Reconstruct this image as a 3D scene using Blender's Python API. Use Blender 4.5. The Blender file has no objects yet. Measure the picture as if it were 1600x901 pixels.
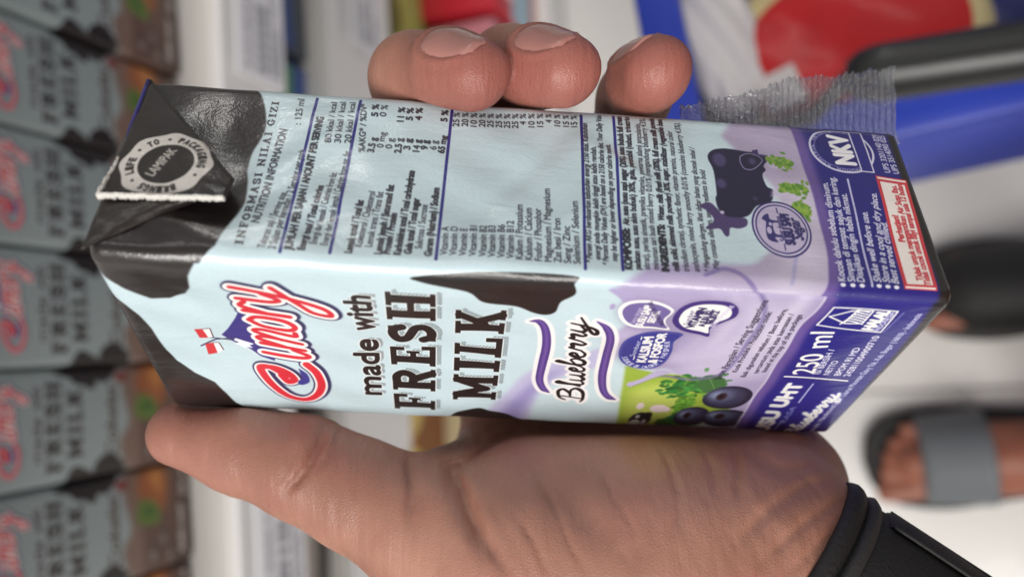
import bpy, bmesh, math, random
import numpy as np
from mathutils import Matrix, Vector
random.seed(5); RNG = np.random.default_rng(5)
SC = bpy.context.scene; COL = SC.collection

# ------------------------------------------------------------------ camera
FPX = 1270.0                      # focal length of the phone in photo pixels (1600 wide)
CAMH = 1.0                        # phone height above the floor, metres
def unit(v): v = np.asarray(v, float); return v/np.linalg.norm(v)
DOWN = unit([(1262-800)/FPX, (520-450.5)/FPX, 1.0])     # plumb line seen from the phone (right, down, forward)
rail = np.array([.065, 1.0, 0.0]); rail[2] = -(rail[:2]@DOWN[:2])/DOWN[2]
ZW = -DOWN; XW = -unit(rail); YW = np.cross(ZW, XW)
RW = np.stack([XW, YW, ZW])       # phone axes -> room axes
CAM = np.array([0, 0, CAMH])
def w_of(p):                      # mm in phone axes -> metres in the room
    return CAM + (np.asarray(p, float)/1000.0) @ RW.T
cd = bpy.data.cameras.new('camera'); cam = bpy.data.objects.new('camera', cd); COL.objects.link(cam)
M = np.eye(4); M[:3, 0] = RW[:, 0]; M[:3, 1] = -RW[:, 1]; M[:3, 2] = -RW[:, 2]; M[:3, 3] = CAM
cam.matrix_world = Matrix(M.tolist())
cd.sensor_width = 36.0; cd.lens = 36.0*FPX/1600; cd.clip_start = .01; cd.clip_end = 60
cd.dof.use_dof = True; cd.dof.focus_distance = .143; cd.dof.aperture_fstop = 9.5; cd.dof.aperture_blades = 0
SC.camera = cam

# ------------------------------------------------------------------ shop light
world = bpy.data.worlds.new('World'); SC.world = world; world.use_nodes = True
bg = world.node_tree.nodes['Background']; bg.inputs[0].default_value = (.80, .79, .78, 1); bg.inputs[1].default_value = .37
def area(name, loc, target, sx, sy, power, col=(1, .97, .93)):
    l = bpy.data.lights.new(name, 'AREA'); l.shape = 'RECTANGLE'; l.size = sx; l.size_y = sy; l.energy = power; l.color = col
    o = bpy.data.objects.new(name, l); COL.objects.link(o); o.location = loc
    o.rotation_euler = (Vector(target)-Vector(loc)).to_track_quat('-Z', 'Y').to_euler(); return o
area('ceiling_or_fill_lamp', (-1.6, -.8, 2.5), (-.2, 0, .85), .5, 1.6, 33)
area('ceiling_or_fill_lamp', (-1.7, .0, 2.9), (-1.5, 0, 0), .35, 2.0, 52)  # added overhead fill, brightens the floor and shelf boards
area('ceiling_or_fill_lamp', (1.55, -.35, 2.9), (1.55, -.35, 0), .35, 2.4, 8)
area('ceiling_or_fill_lamp', (4.2, -.2, 2.75), (4.2, -.2, 0), 1.2, .35, 22)
area('ceiling_or_fill_lamp', (7.0, -.2, 2.75), (7.0, -.2, 0), 1.6, .35, 26)
SC.view_settings.view_transform = 'Standard'; SC.view_settings.look = 'None'
SC.view_settings.exposure = 0.0; SC.view_settings.gamma = 1
SC.cycles.use_denoising = True; SC.cycles.max_bounces = 8; SC.cycles.transparent_max_bounces = 12
SC.cycles.sample_clamp_indirect = 6

# ------------------------------------------------------------------ helpers: objects
def lin(c):
    c = np.asarray(c, float)/255.0
    return np.where(c <= .04045, c/12.92, ((c+.055)/1.055)**2.4)
def tag(o, label=None, cat=None, group=None, kind=None):
    for k, v in (('label', label), ('category', cat), ('group', group), ('kind', kind)):
        if v: o[k] = v
    return o
def empty(name, loc, label, cat, group=None, rotz=0):
    o = bpy.data.objects.new(name, None); COL.objects.link(o); o.location = loc; o.rotation_euler = (0, 0, rotz)
    o.empty_display_size = .02
    return tag(o, label, cat, group)
def mesh_obj(name, V, Fc, mat, parent=None, smooth=True, uv=None, col=None, local=True):
    me = bpy.data.meshes.new(name)
    V = np.asarray(V, np.float32)
    me.from_pydata([tuple(map(float, v)) for v in V] if len(V) < 5000 else V.tolist(), [], [tuple(map(int, f)) for f in Fc] if len(Fc) < 5000 else Fc.tolist() if isinstance(Fc, np.ndarray) else [tuple(map(int, f)) for f in Fc])
    if uv is not None:
        L = me.uv_layers.new(name='uv'); li = np.zeros(len(me.loops), np.int32); me.loops.foreach_get('vertex_index', li)
        L.data.foreach_set('uv', np.asarray(uv, np.float32)[li].ravel())
    if col is not None:
        a = me.color_attributes.new('tone', 'FLOAT_COLOR', 'POINT')
        a.data.foreach_set('color', np.concatenate([col, np.ones((len(col), 1))], 1).astype(np.float32).ravel())
    if smooth: me.polygons.foreach_set('use_smooth', [True]*len(me.polygons))
    if isinstance(mat, (list, tuple)):
        for m in mat: me.materials.append(m)
    elif mat: me.materials.append(mat)
    o = bpy.data.objects.new(name, me); COL.objects.link(o)
    if parent: o.parent = parent
    me.update(); return o
def bm_obj(name, bm, mat, parent=None, smooth=False, loc=None):
    me = bpy.data.meshes.new(name); bm.normal_update(); bm.to_mesh(me); bm.free()
    if smooth: me.polygons.foreach_set('use_smooth', [True]*len(me.polygons))
    if mat: me.materials.append(mat)
    o = bpy.data.objects.new(name, me); COL.objects.link(o)
    if parent: o.parent = parent
    if loc is not None: o.location = loc
    return o
def box_bm(x0, x1, y0, y1, z0, z1, bev=0, seg=2, bm=None):
    b = bmesh.new(); r = bmesh.ops.create_cube(b, size=1)
    for v in r['verts']:
        v.co = Vector((x0+(v.co.x+.5)*(x1-x0), y0+(v.co.y+.5)*(y1-y0), z0+(v.co.z+.5)*(z1-z0)))
    if bev: bmesh.ops.bevel(b, geom=b.edges[:], offset=bev, segments=seg, profile=.5, affect='EDGES')
    if bm is None: return b
    me = bpy.data.meshes.new('t'); b.to_mesh(me); b.free(); bm.from_mesh(me); bpy.data.meshes.remove(me); return bm
def tube(pts, r, n=12, caps=True):
    pts = np.asarray(pts, float); R = np.broadcast_to(np.asarray(r, float), (len(pts),))
    t = np.gradient(pts, axis=0); t /= np.linalg.norm(t, axis=1)[:, None]
    up = np.array([0, 0, 1.]) if abs(t[0][2]) < .9 else np.array([1., 0, 0]); V = []; Fc = []
    a = np.cross(t[0], up); a /= np.linalg.norm(a)
    for i, p in enumerate(pts):
        a = a-t[i]*(a@t[i]); a /= np.linalg.norm(a); b = np.cross(t[i], a)
        for k in range(n):
            q = 2*math.pi*k/n; V.append(p+R[i]*(math.cos(q)*a+math.sin(q)*b))
    for i in range(len(pts)-1):
        for k in range(n):
            Fc.append((i*n+k, i*n+(k+1) % n, (i+1)*n+(k+1) % n, (i+1)*n+k))
    if caps: Fc.append(tuple(range(n))[::-1]); Fc.append(tuple((len(pts)-1)*n+k for k in range(n)))
    return np.array(V), Fc

# ------------------------------------------------------------------ helpers: materials
def mat(name, col, rough=.5, metal=0, bump=0, bscale=200, var=0, vscale=20, coat=0, spec=.5, trans=0, sss=0, sheen=0):
    m = bpy.data.materials.new(name); m.use_nodes = True; nt = m.node_tree; p = nt.nodes['Principled BSDF']
    p.inputs['Base Color'].default_value = (*lin(col), 1); p.inputs['Roughness'].default_value = rough
    p.inputs['Metallic'].default_value = metal; p.inputs['Coat Weight'].default_value = coat
    p.inputs['Specular IOR Level'].default_value = spec; p.inputs['Transmission Weight'].default_value = trans
    tc = nt.nodes.new('ShaderNodeTexCoord')
    if var:
        n = nt.nodes.new('ShaderNodeTexNoise'); n.inputs['Scale'].default_value = vscale; n.inputs['Detail'].default_value = 4
        nt.links.new(tc.outputs['Object'], n.inputs['Vector'])
        mx = nt.nodes.new('ShaderNodeMix'); mx.data_type = 'RGBA'; mx.inputs['A'].default_value = (*(lin(col)*(1-var)), 1)
        mx.inputs['B'].default_value = (*np.minimum(1, lin(col)*(1+var)), 1)
        nt.links.new(n.outputs['Fac'], mx.inputs['Factor']); nt.links.new(mx.outputs['Result'], p.inputs['Base Color'])
    if bump:
        n = nt.nodes.new('ShaderNodeTexNoise'); n.inputs['Scale'].default_value = bscale; n.inputs['Detail'].default_value = 3
        nt.links.new(tc.outputs['Object'], n.inputs['Vector'])
        b = nt.nodes.new('ShaderNodeBump'); b.inputs['Strength'].default_value = bump; b.inputs['Distance'].default_value = .0006
        nt.links.new(n.outputs['Fac'], b.inputs['Height']); nt.links.new(b.outputs['Normal'], p.inputs['Normal'])
    return m
def print_mat(name, image, rough=.3, coat=.25, wrinkle=.35):
    m = bpy.data.materials.new(name); m.use_nodes = True; nt = m.node_tree; p = nt.nodes['Principled BSDF']
    t = nt.nodes.new('ShaderNodeTexImage'); t.image = image; t.interpolation = 'Cubic' if wrinkle else 'Linear'; t.extension = 'REPEAT'
    nt.links.new(t.outputs['Color'], p.inputs['Base Color'])
    p.inputs['Coat Weight'].default_value = coat; p.inputs['Coat Roughness'].default_value = .12
    tc = nt.nodes.new('ShaderNodeTexCoord')
    n2 = nt.nodes.new('ShaderNodeTexNoise'); n2.inputs['Scale'].default_value = 60; n2.inputs['Detail'].default_value = 3
    nt.links.new(tc.outputs['Object'], n2.inputs['Vector'])
    mr = nt.nodes.new('ShaderNodeMapRange'); mr.inputs['To Min'].default_value = rough-.07; mr.inputs['To Max'].default_value = rough+.1
    nt.links.new(n2.outputs['Fac'], mr.inputs['Value']); nt.links.new(mr.outputs['Result'], p.inputs['Roughness'])
    if wrinkle:
        mp = nt.nodes.new('ShaderNodeMapping'); mp.inputs['Scale'].default_value = (1, 1, .45); mp.inputs['Rotation'].default_value = (.5, .2, .3)
        nt.links.new(tc.outputs['Object'], mp.inputs['Vector'])
        n = nt.nodes.new('ShaderNodeTexNoise'); n.inputs['Scale'].default_value = 170; n.inputs['Detail'].default_value = 5; n.inputs['Roughness'].default_value = .6
        n.inputs['Distortion'].default_value = .8
        nt.links.new(mp.outputs['Vector'], n.inputs['Vector'])
        n3 = nt.nodes.new('ShaderNodeTexNoise'); n3.inputs['Scale'].default_value = 2600; n3.inputs['Detail'].default_value = 1
        nt.links.new(tc.outputs['Object'], n3.inputs['Vector'])
        ad = nt.nodes.new('ShaderNodeMath'); ad.operation = 'MULTIPLY_ADD'; ad.inputs[1].default_value = .10
        nt.links.new(n3.outputs['Fac'], ad.inputs[0]); nt.links.new(n.outputs['Fac'], ad.inputs[2])
        b = nt.nodes.new('ShaderNodeBump'); b.inputs['Strength'].default_value = wrinkle; b.inputs['Distance'].default_value = .0005
        nt.links.new(ad.outputs[0], b.inputs['Height']); nt.links.new(b.outputs['Normal'], p.inputs['Normal']); nt.links.new(b.outputs['Normal'], p.inputs['Coat Normal'])
    return m

# ------------------------------------------------------------------ carton pose (solved from its corners)
CW, CD, CH = 51.4, 37.7, 133.0                # front width, side width, height in mm
def rot_cols(w, u, h):
    h = unit(h); u = unit(u-h*(u@h)); w = np.cross(u, h); return np.stack([w, u, h], 1)
CR = rot_cols(None, np.array([-.0858, .5665, .820]), np.array([-.9961, -.053, -.0675]))
CT = np.array([69.95, 1.7, 127.6])
def ray(px, py): return np.array([(px-800)/FPX, (py-450.5)/FPX, 1.0])
def P(px, py, z): return ray(px, py)*z                     # a point z mm in front of the phone
def on_plane(px, py, ax, off):                             # where the sight line meets the carton's plane (axis ax at off)
    d = CR.T @ ray(px, py); t0 = CR.T @ (-CT); k = (off-t0[ax])/d[ax]; return t0+k*d
def aF(px, py): q = on_plane(px, py, 0, 0.0); return np.array([CW-q[1], q[2]])
def aN(px, py): q = on_plane(px, py, 1, 0.0); return np.array([CW+q[0], q[2]])

# ------------------------------------------------------------------ 2D printing: polygons and text rasterised into an image
_tc = bpy.data.curves.new('t', 'FONT'); _to = bpy.data.objects.new('t', _tc); COL.objects.link(_to)
_tcache = {}
def text_tris(s):
    if s in _tcache: return _tcache[s]
    _tc.body = s; dg = bpy.context.evaluated_depsgraph_get(); dg.update()
    ob = _to.evaluated_get(dg); me = ob.to_mesh(); me.calc_loop_triangles()
    V = np.zeros(len(me.vertices)*3, np.float32); me.vertices.foreach_get('co', V); V = V.reshape(-1, 3)[:, :2].astype(float)
    T = np.zeros(len(me.loop_triangles)*3, np.int32); me.loop_triangles.foreach_get('vertices', T)
    ob.to_mesh_clear(); r = V[T].reshape(-1, 3, 2) if len(T) else np.zeros((0, 3, 2))
    _tcache[s] = r; return r
def coverage(edges, w, h, ss=4):
    A = np.zeros((h*ss, w+2), np.float32)
    if len(edges):
        xa, ya, xb, yb = edges.T; ya = ya*ss; yb = yb*ss
        sg = np.where(yb > ya, 1.0, -1.0); lo = np.minimum(ya, yb); hi = np.maximum(ya, yb)
        r0 = np.clip(np.ceil(lo-.5), 0, h*ss).astype(int); r1 = np.clip(np.ceil(hi-.5), 0, h*ss).astype(int); n = r1-r0
        k = n > 0; xa, ya, xb, yb, sg, r0, n = [q[k] for q in (xa, ya, xb, yb, sg, r0, n)]
        if len(n):
            e = np.repeat(np.arange(len(n)), n); row = r0[e]+np.arange(len(e))-np.repeat(np.cumsum(n)-n, n)
            x = np.clip(xa[e]+(row+.5-ya[e])*(xb[e]-xa[e])/(yb[e]-ya[e]), 0, w)
            fx = np.floor(x).astype(int); fr = x-fx
            np.add.at(A, (row, fx), sg[e]*(1-fr)); np.add.at(A, (row, fx+1), sg[e]*fr)
    A = np.clip(np.abs(np.cumsum(A, 1)[:, :w]), 0, 1)
    return A.reshape(h, ss, w).mean(1)
def poly_edges(p): p = np.asarray(p, float); return np.concatenate([p, np.roll(p, -1, 0)], 1)
def ccw(p):
    p = np.asarray(p, float); x, y = p.T; a = (x*np.roll(y, -1)-np.roll(x, -1)*y).sum(); return p if a > 0 else p[::-1]
def smooth_path(pts, n=6, closed=False):
    p = np.asarray(pts, float)
    if len(p) < 3: return p
    q = np.concatenate([p[-1:], p, p[:2]]) if closed else np.concatenate([2*p[:1]-p[1:2], p, 2*p[-1:]-p[-2:-1]])
    out = []
    for i in range(1, len(q)-2):
        a, b, c, d = q[i-1], q[i], q[i+1], q[i+2]
        for t in np.arange(n)/n: out.append(.5*((2*b)+(c-a)*t+(2*a-5*b+4*c-d)*t*t+(3*b-a-3*c+d)*t**3))
    if not closed: out.append(p[-1])
    return np.array(out)
def stroke_polys(pts, wd):
    pts = np.asarray(pts, float); wd = np.broadcast_to(np.asarray(wd, float), (len(pts),)); out = []
    ang = np.arange(14)*2*math.pi/14; circ = np.stack([np.cos(ang), np.sin(ang)], 1)
    for i in range(len(pts)):
        out.append(pts[i]+circ*wd[i]/2)
        if i+1 < len(pts):
            d = pts[i+1]-pts[i]; L = np.linalg.norm(d)
            if L < 1e-9: continue
            nrm = np.array([-d[1], d[0]])/L
            out.append(ccw([pts[i]-nrm*wd[i]/2, pts[i+1]-nrm*wd[i+1]/2, pts[i+1]+nrm*wd[i+1]/2, pts[i]+nrm*wd[i]/2]))
    return out
def ellipse(c, rx, ry, n=48, rot=0):
    a = np.arange(n)*2*math.pi/n; x, y = rx*np.cos(a), ry*np.sin(a)
    return np.stack([c[0]+x*math.cos(rot)-y*math.sin(rot), c[1]+x*math.sin(rot)+y*math.cos(rot)], 1)
def blur2(a, s):
    if s < .4: return a
    r = int(math.ceil(2.5*s)); k = np.exp(-np.arange(-r, r+1)**2/(2*s*s)); k /= k.sum(); k = k.astype(np.float32)
    for ax in (0, 1):
        pad = [(0, 0), (0, 0)]; pad[ax] = (r, r); q = np.pad(a, pad, mode='edge'); o = np.zeros_like(a)
        for i, w in enumerate(k): o += w*(q[i:i+a.shape[0]] if ax == 0 else q[:, i:i+a.shape[1]])
        a = o
    return a
def vnoise(h, w, cell, seed=0):
    r = np.random.default_rng(seed); gh, gw = int(h/cell)+3, int(w/cell)+3; g = r.random((gh, gw)).astype(np.float32)
    y = np.arange(h)/cell; x = np.arange(w)/cell; yi = y.astype(int); xi = x.astype(int)
    fy = (y-yi)[:, None]; fx = (x-xi)[None]; fy = fy*fy*(3-2*fy); fx = fx*fx*(3-2*fx)
    return (g[yi][:, xi]*(1-fy)+g[yi+1][:, xi]*fy)*(1-fx)+(g[yi][:, xi+1]*(1-fy)+g[yi+1][:, xi+1]*fy)*fx
class Art:
    def __init__(s, x0, y0, w, h, res, col):
        s.x0, s.y0, s.res = x0, y0, res; s.W, s.H = int(round(w*res)), int(round(h*res))
        s.img = np.empty((s.H, s.W, 3), np.float32); s.img[:] = np.asarray(col, np.float32)/255
    def mask(s, edges, pad=0):
        e = np.asarray(edges, float).reshape(-1, 4).copy(); e[:, 0::2] = (e[:, 0::2]-s.x0)*s.res; e[:, 1::2] = (e[:, 1::2]-s.y0)*s.res
        bx0 = max(0, int(e[:, 0::2].min())-2-pad); bx1 = min(s.W, int(e[:, 0::2].max())+3+pad)
        by0 = max(0, int(e[:, 1::2].min())-2-pad); by1 = min(s.H, int(e[:, 1::2].max())+3+pad)
        if bx1 <= bx0 or by1 <= by0: return None
        e[:, 0::2] -= bx0; e[:, 1::2] -= by0
        return coverage(e, bx1-bx0, by1-by0), bx0, by0
    def put(s, mk, col, alpha=1.0):
        if mk is None: return
        m, x, y = mk; h, w = m.shape; a = (m*alpha)[..., None]
        c = np.asarray(col, np.float32)/255 if not (isinstance(col, np.ndarray) and col.ndim == 3) else col
        v = s.img[y:y+h, x:x+w]; v[:] = v*(1-a)+c*a
    def fill(s, polys, col, alpha=1.0, blur=0.0, dil=0.0):
        if not isinstance(polys, list): polys = [polys]
        elif np.ndim(polys[0]) == 1: polys = [np.array(polys, float)]
        E = np.concatenate([poly_edges(ccw(p)) for p in polys]); pad = int(math.ceil((blur*2.5+dil)*s.res))+1
        mk = s.mask(E, pad)
        if mk is None: return
        m, x, y = mk
        if blur: m = blur2(m, blur*s.res)
        s.put((m, x, y), col, alpha); return (m, x, y)
    def stroke(s, pts, wd, col, alpha=1.0, blur=0.0): return s.fill(stroke_polys(pts, wd), col, alpha, blur)
    def text(s, t, p0, p1, cap, col, bold=0.0, shear=0.0, alpha=1.0, fit=True, out=None, blur=0):
        T = text_tris(t)
        if not len(T): return
        p0 = np.asarray(p0, float); p1 = np.asarray(p1, float); d = p1-p0; L = np.linalg.norm(d); d = d/L; nrm = np.array([-d[1], d[0]])
        x0 = T[..., 0].min(); sx = L/(T[..., 0].max()-x0); sy = cap/.70
        X = (T[..., 0]-x0)*sx+T[..., 1]*sy*shear; Y = T[..., 1]*sy
        Q = p0+X[..., None]*d+Y[..., None]*nrm
        E = np.concatenate([Q, np.roll(Q, -1, 1)], 2).reshape(-1, 4)
        def mk_(b):
            r = s.mask(E, int(b*s.res)+2)
            if r is None or b <= 0: return r
            m, x, y = r; b *= s.res; o = m.copy()
            for a in np.arange(8)*math.pi/4:
                dx, dy = b*math.cos(a), b*math.sin(a); o = np.maximum(o, shift(m, dx, dy))
            return o, x, y
        if out: s.put(mk_(bold+out[1]), out[0])
        s.put(mk_(bold), col, alpha)
    def image(s, name):
        im = bpy.data.images.new(name, s.W, s.H, alpha=False)
        px = np.ones((s.H, s.W, 4), np.float32); px[..., :3] = np.clip(s.img, 0, 1); im.pixels.foreach_set(px.ravel()); im.update(); im.pack(); return im
def shift(m, dx, dy):
    ix, iy = int(math.floor(dx)), int(math.floor(dy)); fx, fy = dx-ix, dy-iy; h, w = m.shape
    q = np.pad(m, 12); o = 12
    def g(a, b): return q[o-b:o-b+h, o-a:o-a+w]
    if max(abs(ix), abs(iy)) > 10: return np.roll(np.roll(m, ix, 1), iy, 0)
    return (g(ix, iy)*(1-fx)+g(ix+1, iy)*fx)*(1-fy)+(g(ix, iy+1)*(1-fx)+g(ix+1, iy+1)*fx)*fy

# slab-serif capitals: rectangles and strokes on a unit cap height
def R_(x0, y0, x1, y1): return ('r', x0, y0, x1, y1)
SL = {
 'F': (.66, [R_(.09,0,.31,1), R_(0,0,.42,.1), R_(0,.88,.64,1), R_(.53,.68,.64,1), R_(.3,.44,.5,.56), R_(.43,.36,.5,.64)]),
 'E': (.68, [R_(.09,0,.31,1), R_(0,0,.66,.12), R_(0,.88,.64,1), R_(.53,.7,.64,1), R_(.55,0,.66,.3), R_(.3,.44,.5,.56), R_(.43,.36,.5,.64)]),
 'L': (.66, [R_(.09,0,.31,1), R_(0,0,.64,.12), R_(0,.9,.42,1), R_(.53,0,.64,.34)]),
 'I': (.42, [R_(.1,0,.32,1), R_(0,0,.42,.11), R_(0,.89,.42,1)]),
 'H': (.82, [R_(.08,0,.29,1), R_(.53,0,.74,1), R_(0,0,.38,.1), R_(0,.9,.38,1), R_(.44,0,.82,.1), R_(.44,.9,.82,1), R_(.28,.44,.54,.57)]),
 'R': (.78, [R_(.08,0,.29,1), R_(0,0,.38,.1), R_(0,.9,.35,1), ('s', .19, [(.28,.9),(.5,.9),(.62,.73),(.5,.53),(.28,.53)]), ('s', .21, [(.4,.5),(.62,.08)]), R_(.5,0,.78,.1)]),
 'S': (.66, [('s', .2, [(.54,.72),(.48,.88),(.3,.91),(.12,.8),(.14,.62),(.32,.52),(.52,.42),(.55,.22),(.4,.09),(.2,.1),(.1,.26)]), R_(.46,.66,.58,1), R_(.05,0,.16,.34)]),
 'M': (1.0, [R_(.08,0,.28,1), R_(.72,0,.92,1), R_(0,0,.36,.1), R_(.64,0,1,.1), R_(0,.9,.3,1), R_(.7,.9,1,1), ('s', .2, [(.2,.92),(.5,.25)]), ('s', .2, [(.8,.92),(.5,.25)])]),
 'K': (.82, [R_(.08,0,.29,1), R_(0,0,.38,.1), R_(0,.9,.38,1), ('s', .19, [(.3,.42),(.6,.92)]), ('s', .21, [(.38,.56),(.66,.08)]), R_(.46,.9,.76,1), R_(.5,0,.82,.1)]),
 'N': (.84, [R_(.08,0,.26,1), R_(.58,0,.76,1), R_(0,0,.35,.1), R_(0,.9,.3,1), R_(.48,.9,.84,1), ('s', .2, [(.16,.92),(.67,.08)])]),
 'O': (.76, [('s', .21, [(.38,.9),(.16,.75),(.11,.5),(.16,.25),(.38,.1),(.6,.25),(.65,.5),(.6,.75),(.38,.9)])]),
 'A': (.82, [('s', .19, [(.2,.06),(.41,.92)]), ('s', .2, [(.41,.92),(.63,.06)]), R_(.24,.26,.58,.37), R_(0,0,.34,.1), R_(.48,0,.82,.1)]),
 'G': (.78, [('s', .2, [(.6,.72),(.5,.88),(.34,.9),(.17,.75),(.11,.5),(.17,.24),(.36,.1),(.56,.16),(.6,.4)]), R_(.4,.38,.76,.49), R_(.54,.66,.64,1)]),
 'Z': (.68, [R_(.04,.88,.62,1), R_(.04,0,.64,.12), ('s', .2, [(.52,.9),(.14,.1)]), R_(.03,.68,.14,1), R_(.54,0,.65,.32)]),
 'P': (.7, [R_(.08,0,.29,1), R_(0,0,.4,.1), R_(0,.9,.35,1), ('s', .19, [(.28,.9),(.48,.9),(.6,.71),(.48,.5),(.28,.5)])]),
 ' ': (.36, [])}
def slab_polys(t, o, ex, ey, gap=.1):
    x = 0; out = []; tot = sum(SL[c][0]+gap for c in t)-gap
    for c in t:
        w, g = SL[c]
        for k in g:
            if k[0] == 'r': ps = [np.array([(k[1], k[2]), (k[3], k[2]), (k[3], k[4]), (k[1], k[4])])]
            else: ps = stroke_polys(smooth_path(k[2], 4) if len(k[2]) > 2 else k[2], k[1])
            for p in ps: out.append(o+np.outer((p[:, 0]+x)/tot, ex)+np.outer(p[:, 1], ey))
        x += w+gap
    return out
SCRIPT_BLUE = [[(.1,1.35),(.05,0)], [(-.15,1.1),(0,1.45),(.4,1.5),(.55,1.2),(.35,.85),(.12,.78)], [(.12,.78),(.5,.75),(.65,.4),(.45,.02),(.05,0),(-.15,.15)],
 [(.8,.2),(1,1.2),(1.06,1.5),(.96,1.5),(.9,.3),(1,0),(1.15,.15)], [(1.2,.8),(1.18,.2),(1.3,0),(1.5,.25),(1.55,.8)], [(1.55,.8),(1.53,.15),(1.65,0),(1.75,.15)],
 [(1.78,.3),(2.02,.5),(2.06,.72),(1.95,.8),(1.83,.5),(1.88,.1),(2.05,0),(2.2,.2)],
 [(2.2,.25),(2.42,1.2),(2.46,1.5),(2.37,1.5),(2.3,.3),(2.42,0),(2.6,.1),(2.68,.5),(2.58,.78),(2.36,.55)],
 [(2.72,.3),(2.98,.5),(3.02,.72),(2.91,.8),(2.79,.5),(2.84,.1),(3.01,0),(3.16,.2)],
 [(3.18,.2),(3.32,.85),(3.36,.68),(3.56,.72),(3.52,.2),(3.62,0),(3.72,.2)], [(3.73,.2),(3.87,.85),(3.91,.68),(4.11,.72),(4.07,.2),(4.17,0),(4.27,.2)],
 [(4.35,.8),(4.32,.25),(4.44,.05),(4.64,.3)], [(4.7,.8),(4.64,-.1),(4.5,-.55),(4.3,-.55),(4.34,-.3),(4.75,.05),(5.05,.3)]]
SCRIPT_MORY = [[(.0,1),(.02,.2),(.18,.02),(.4,.3)], [(.5,.95),(.48,.05)], [(.5,.45),(.72,.95),(.9,.8),(.86,.05)], [(.88,.45),(1.1,.95),(1.28,.8),(1.24,.15),(1.42,.08)],
 [(1.72,.95),(1.5,.7),(1.52,.2),(1.74,.03),(1.96,.25),(1.95,.75),(1.72,.95)], [(2.2,.95),(2.2,.05)], [(2.2,.5),(2.42,.95),(2.66,.85)],
 [(2.8,.95),(2.82,.35),(3,.12),(3.2,.4)], [(3.34,.95),(3.2,-.1),(2.98,-.75),(2.68,-.85),(2.66,-.5),(3,-.25),(3.6,.15)]]
def place_strokes(S, o, ex, ey): return [smooth_path([o+p[0]*ex+p[1]*ey for p in st], 7) for st in S]

INK = (34, 28, 28); NAVY = (40, 36, 112); WHITE = (240, 240, 238); SKYB = (196, 217, 224)

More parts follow.
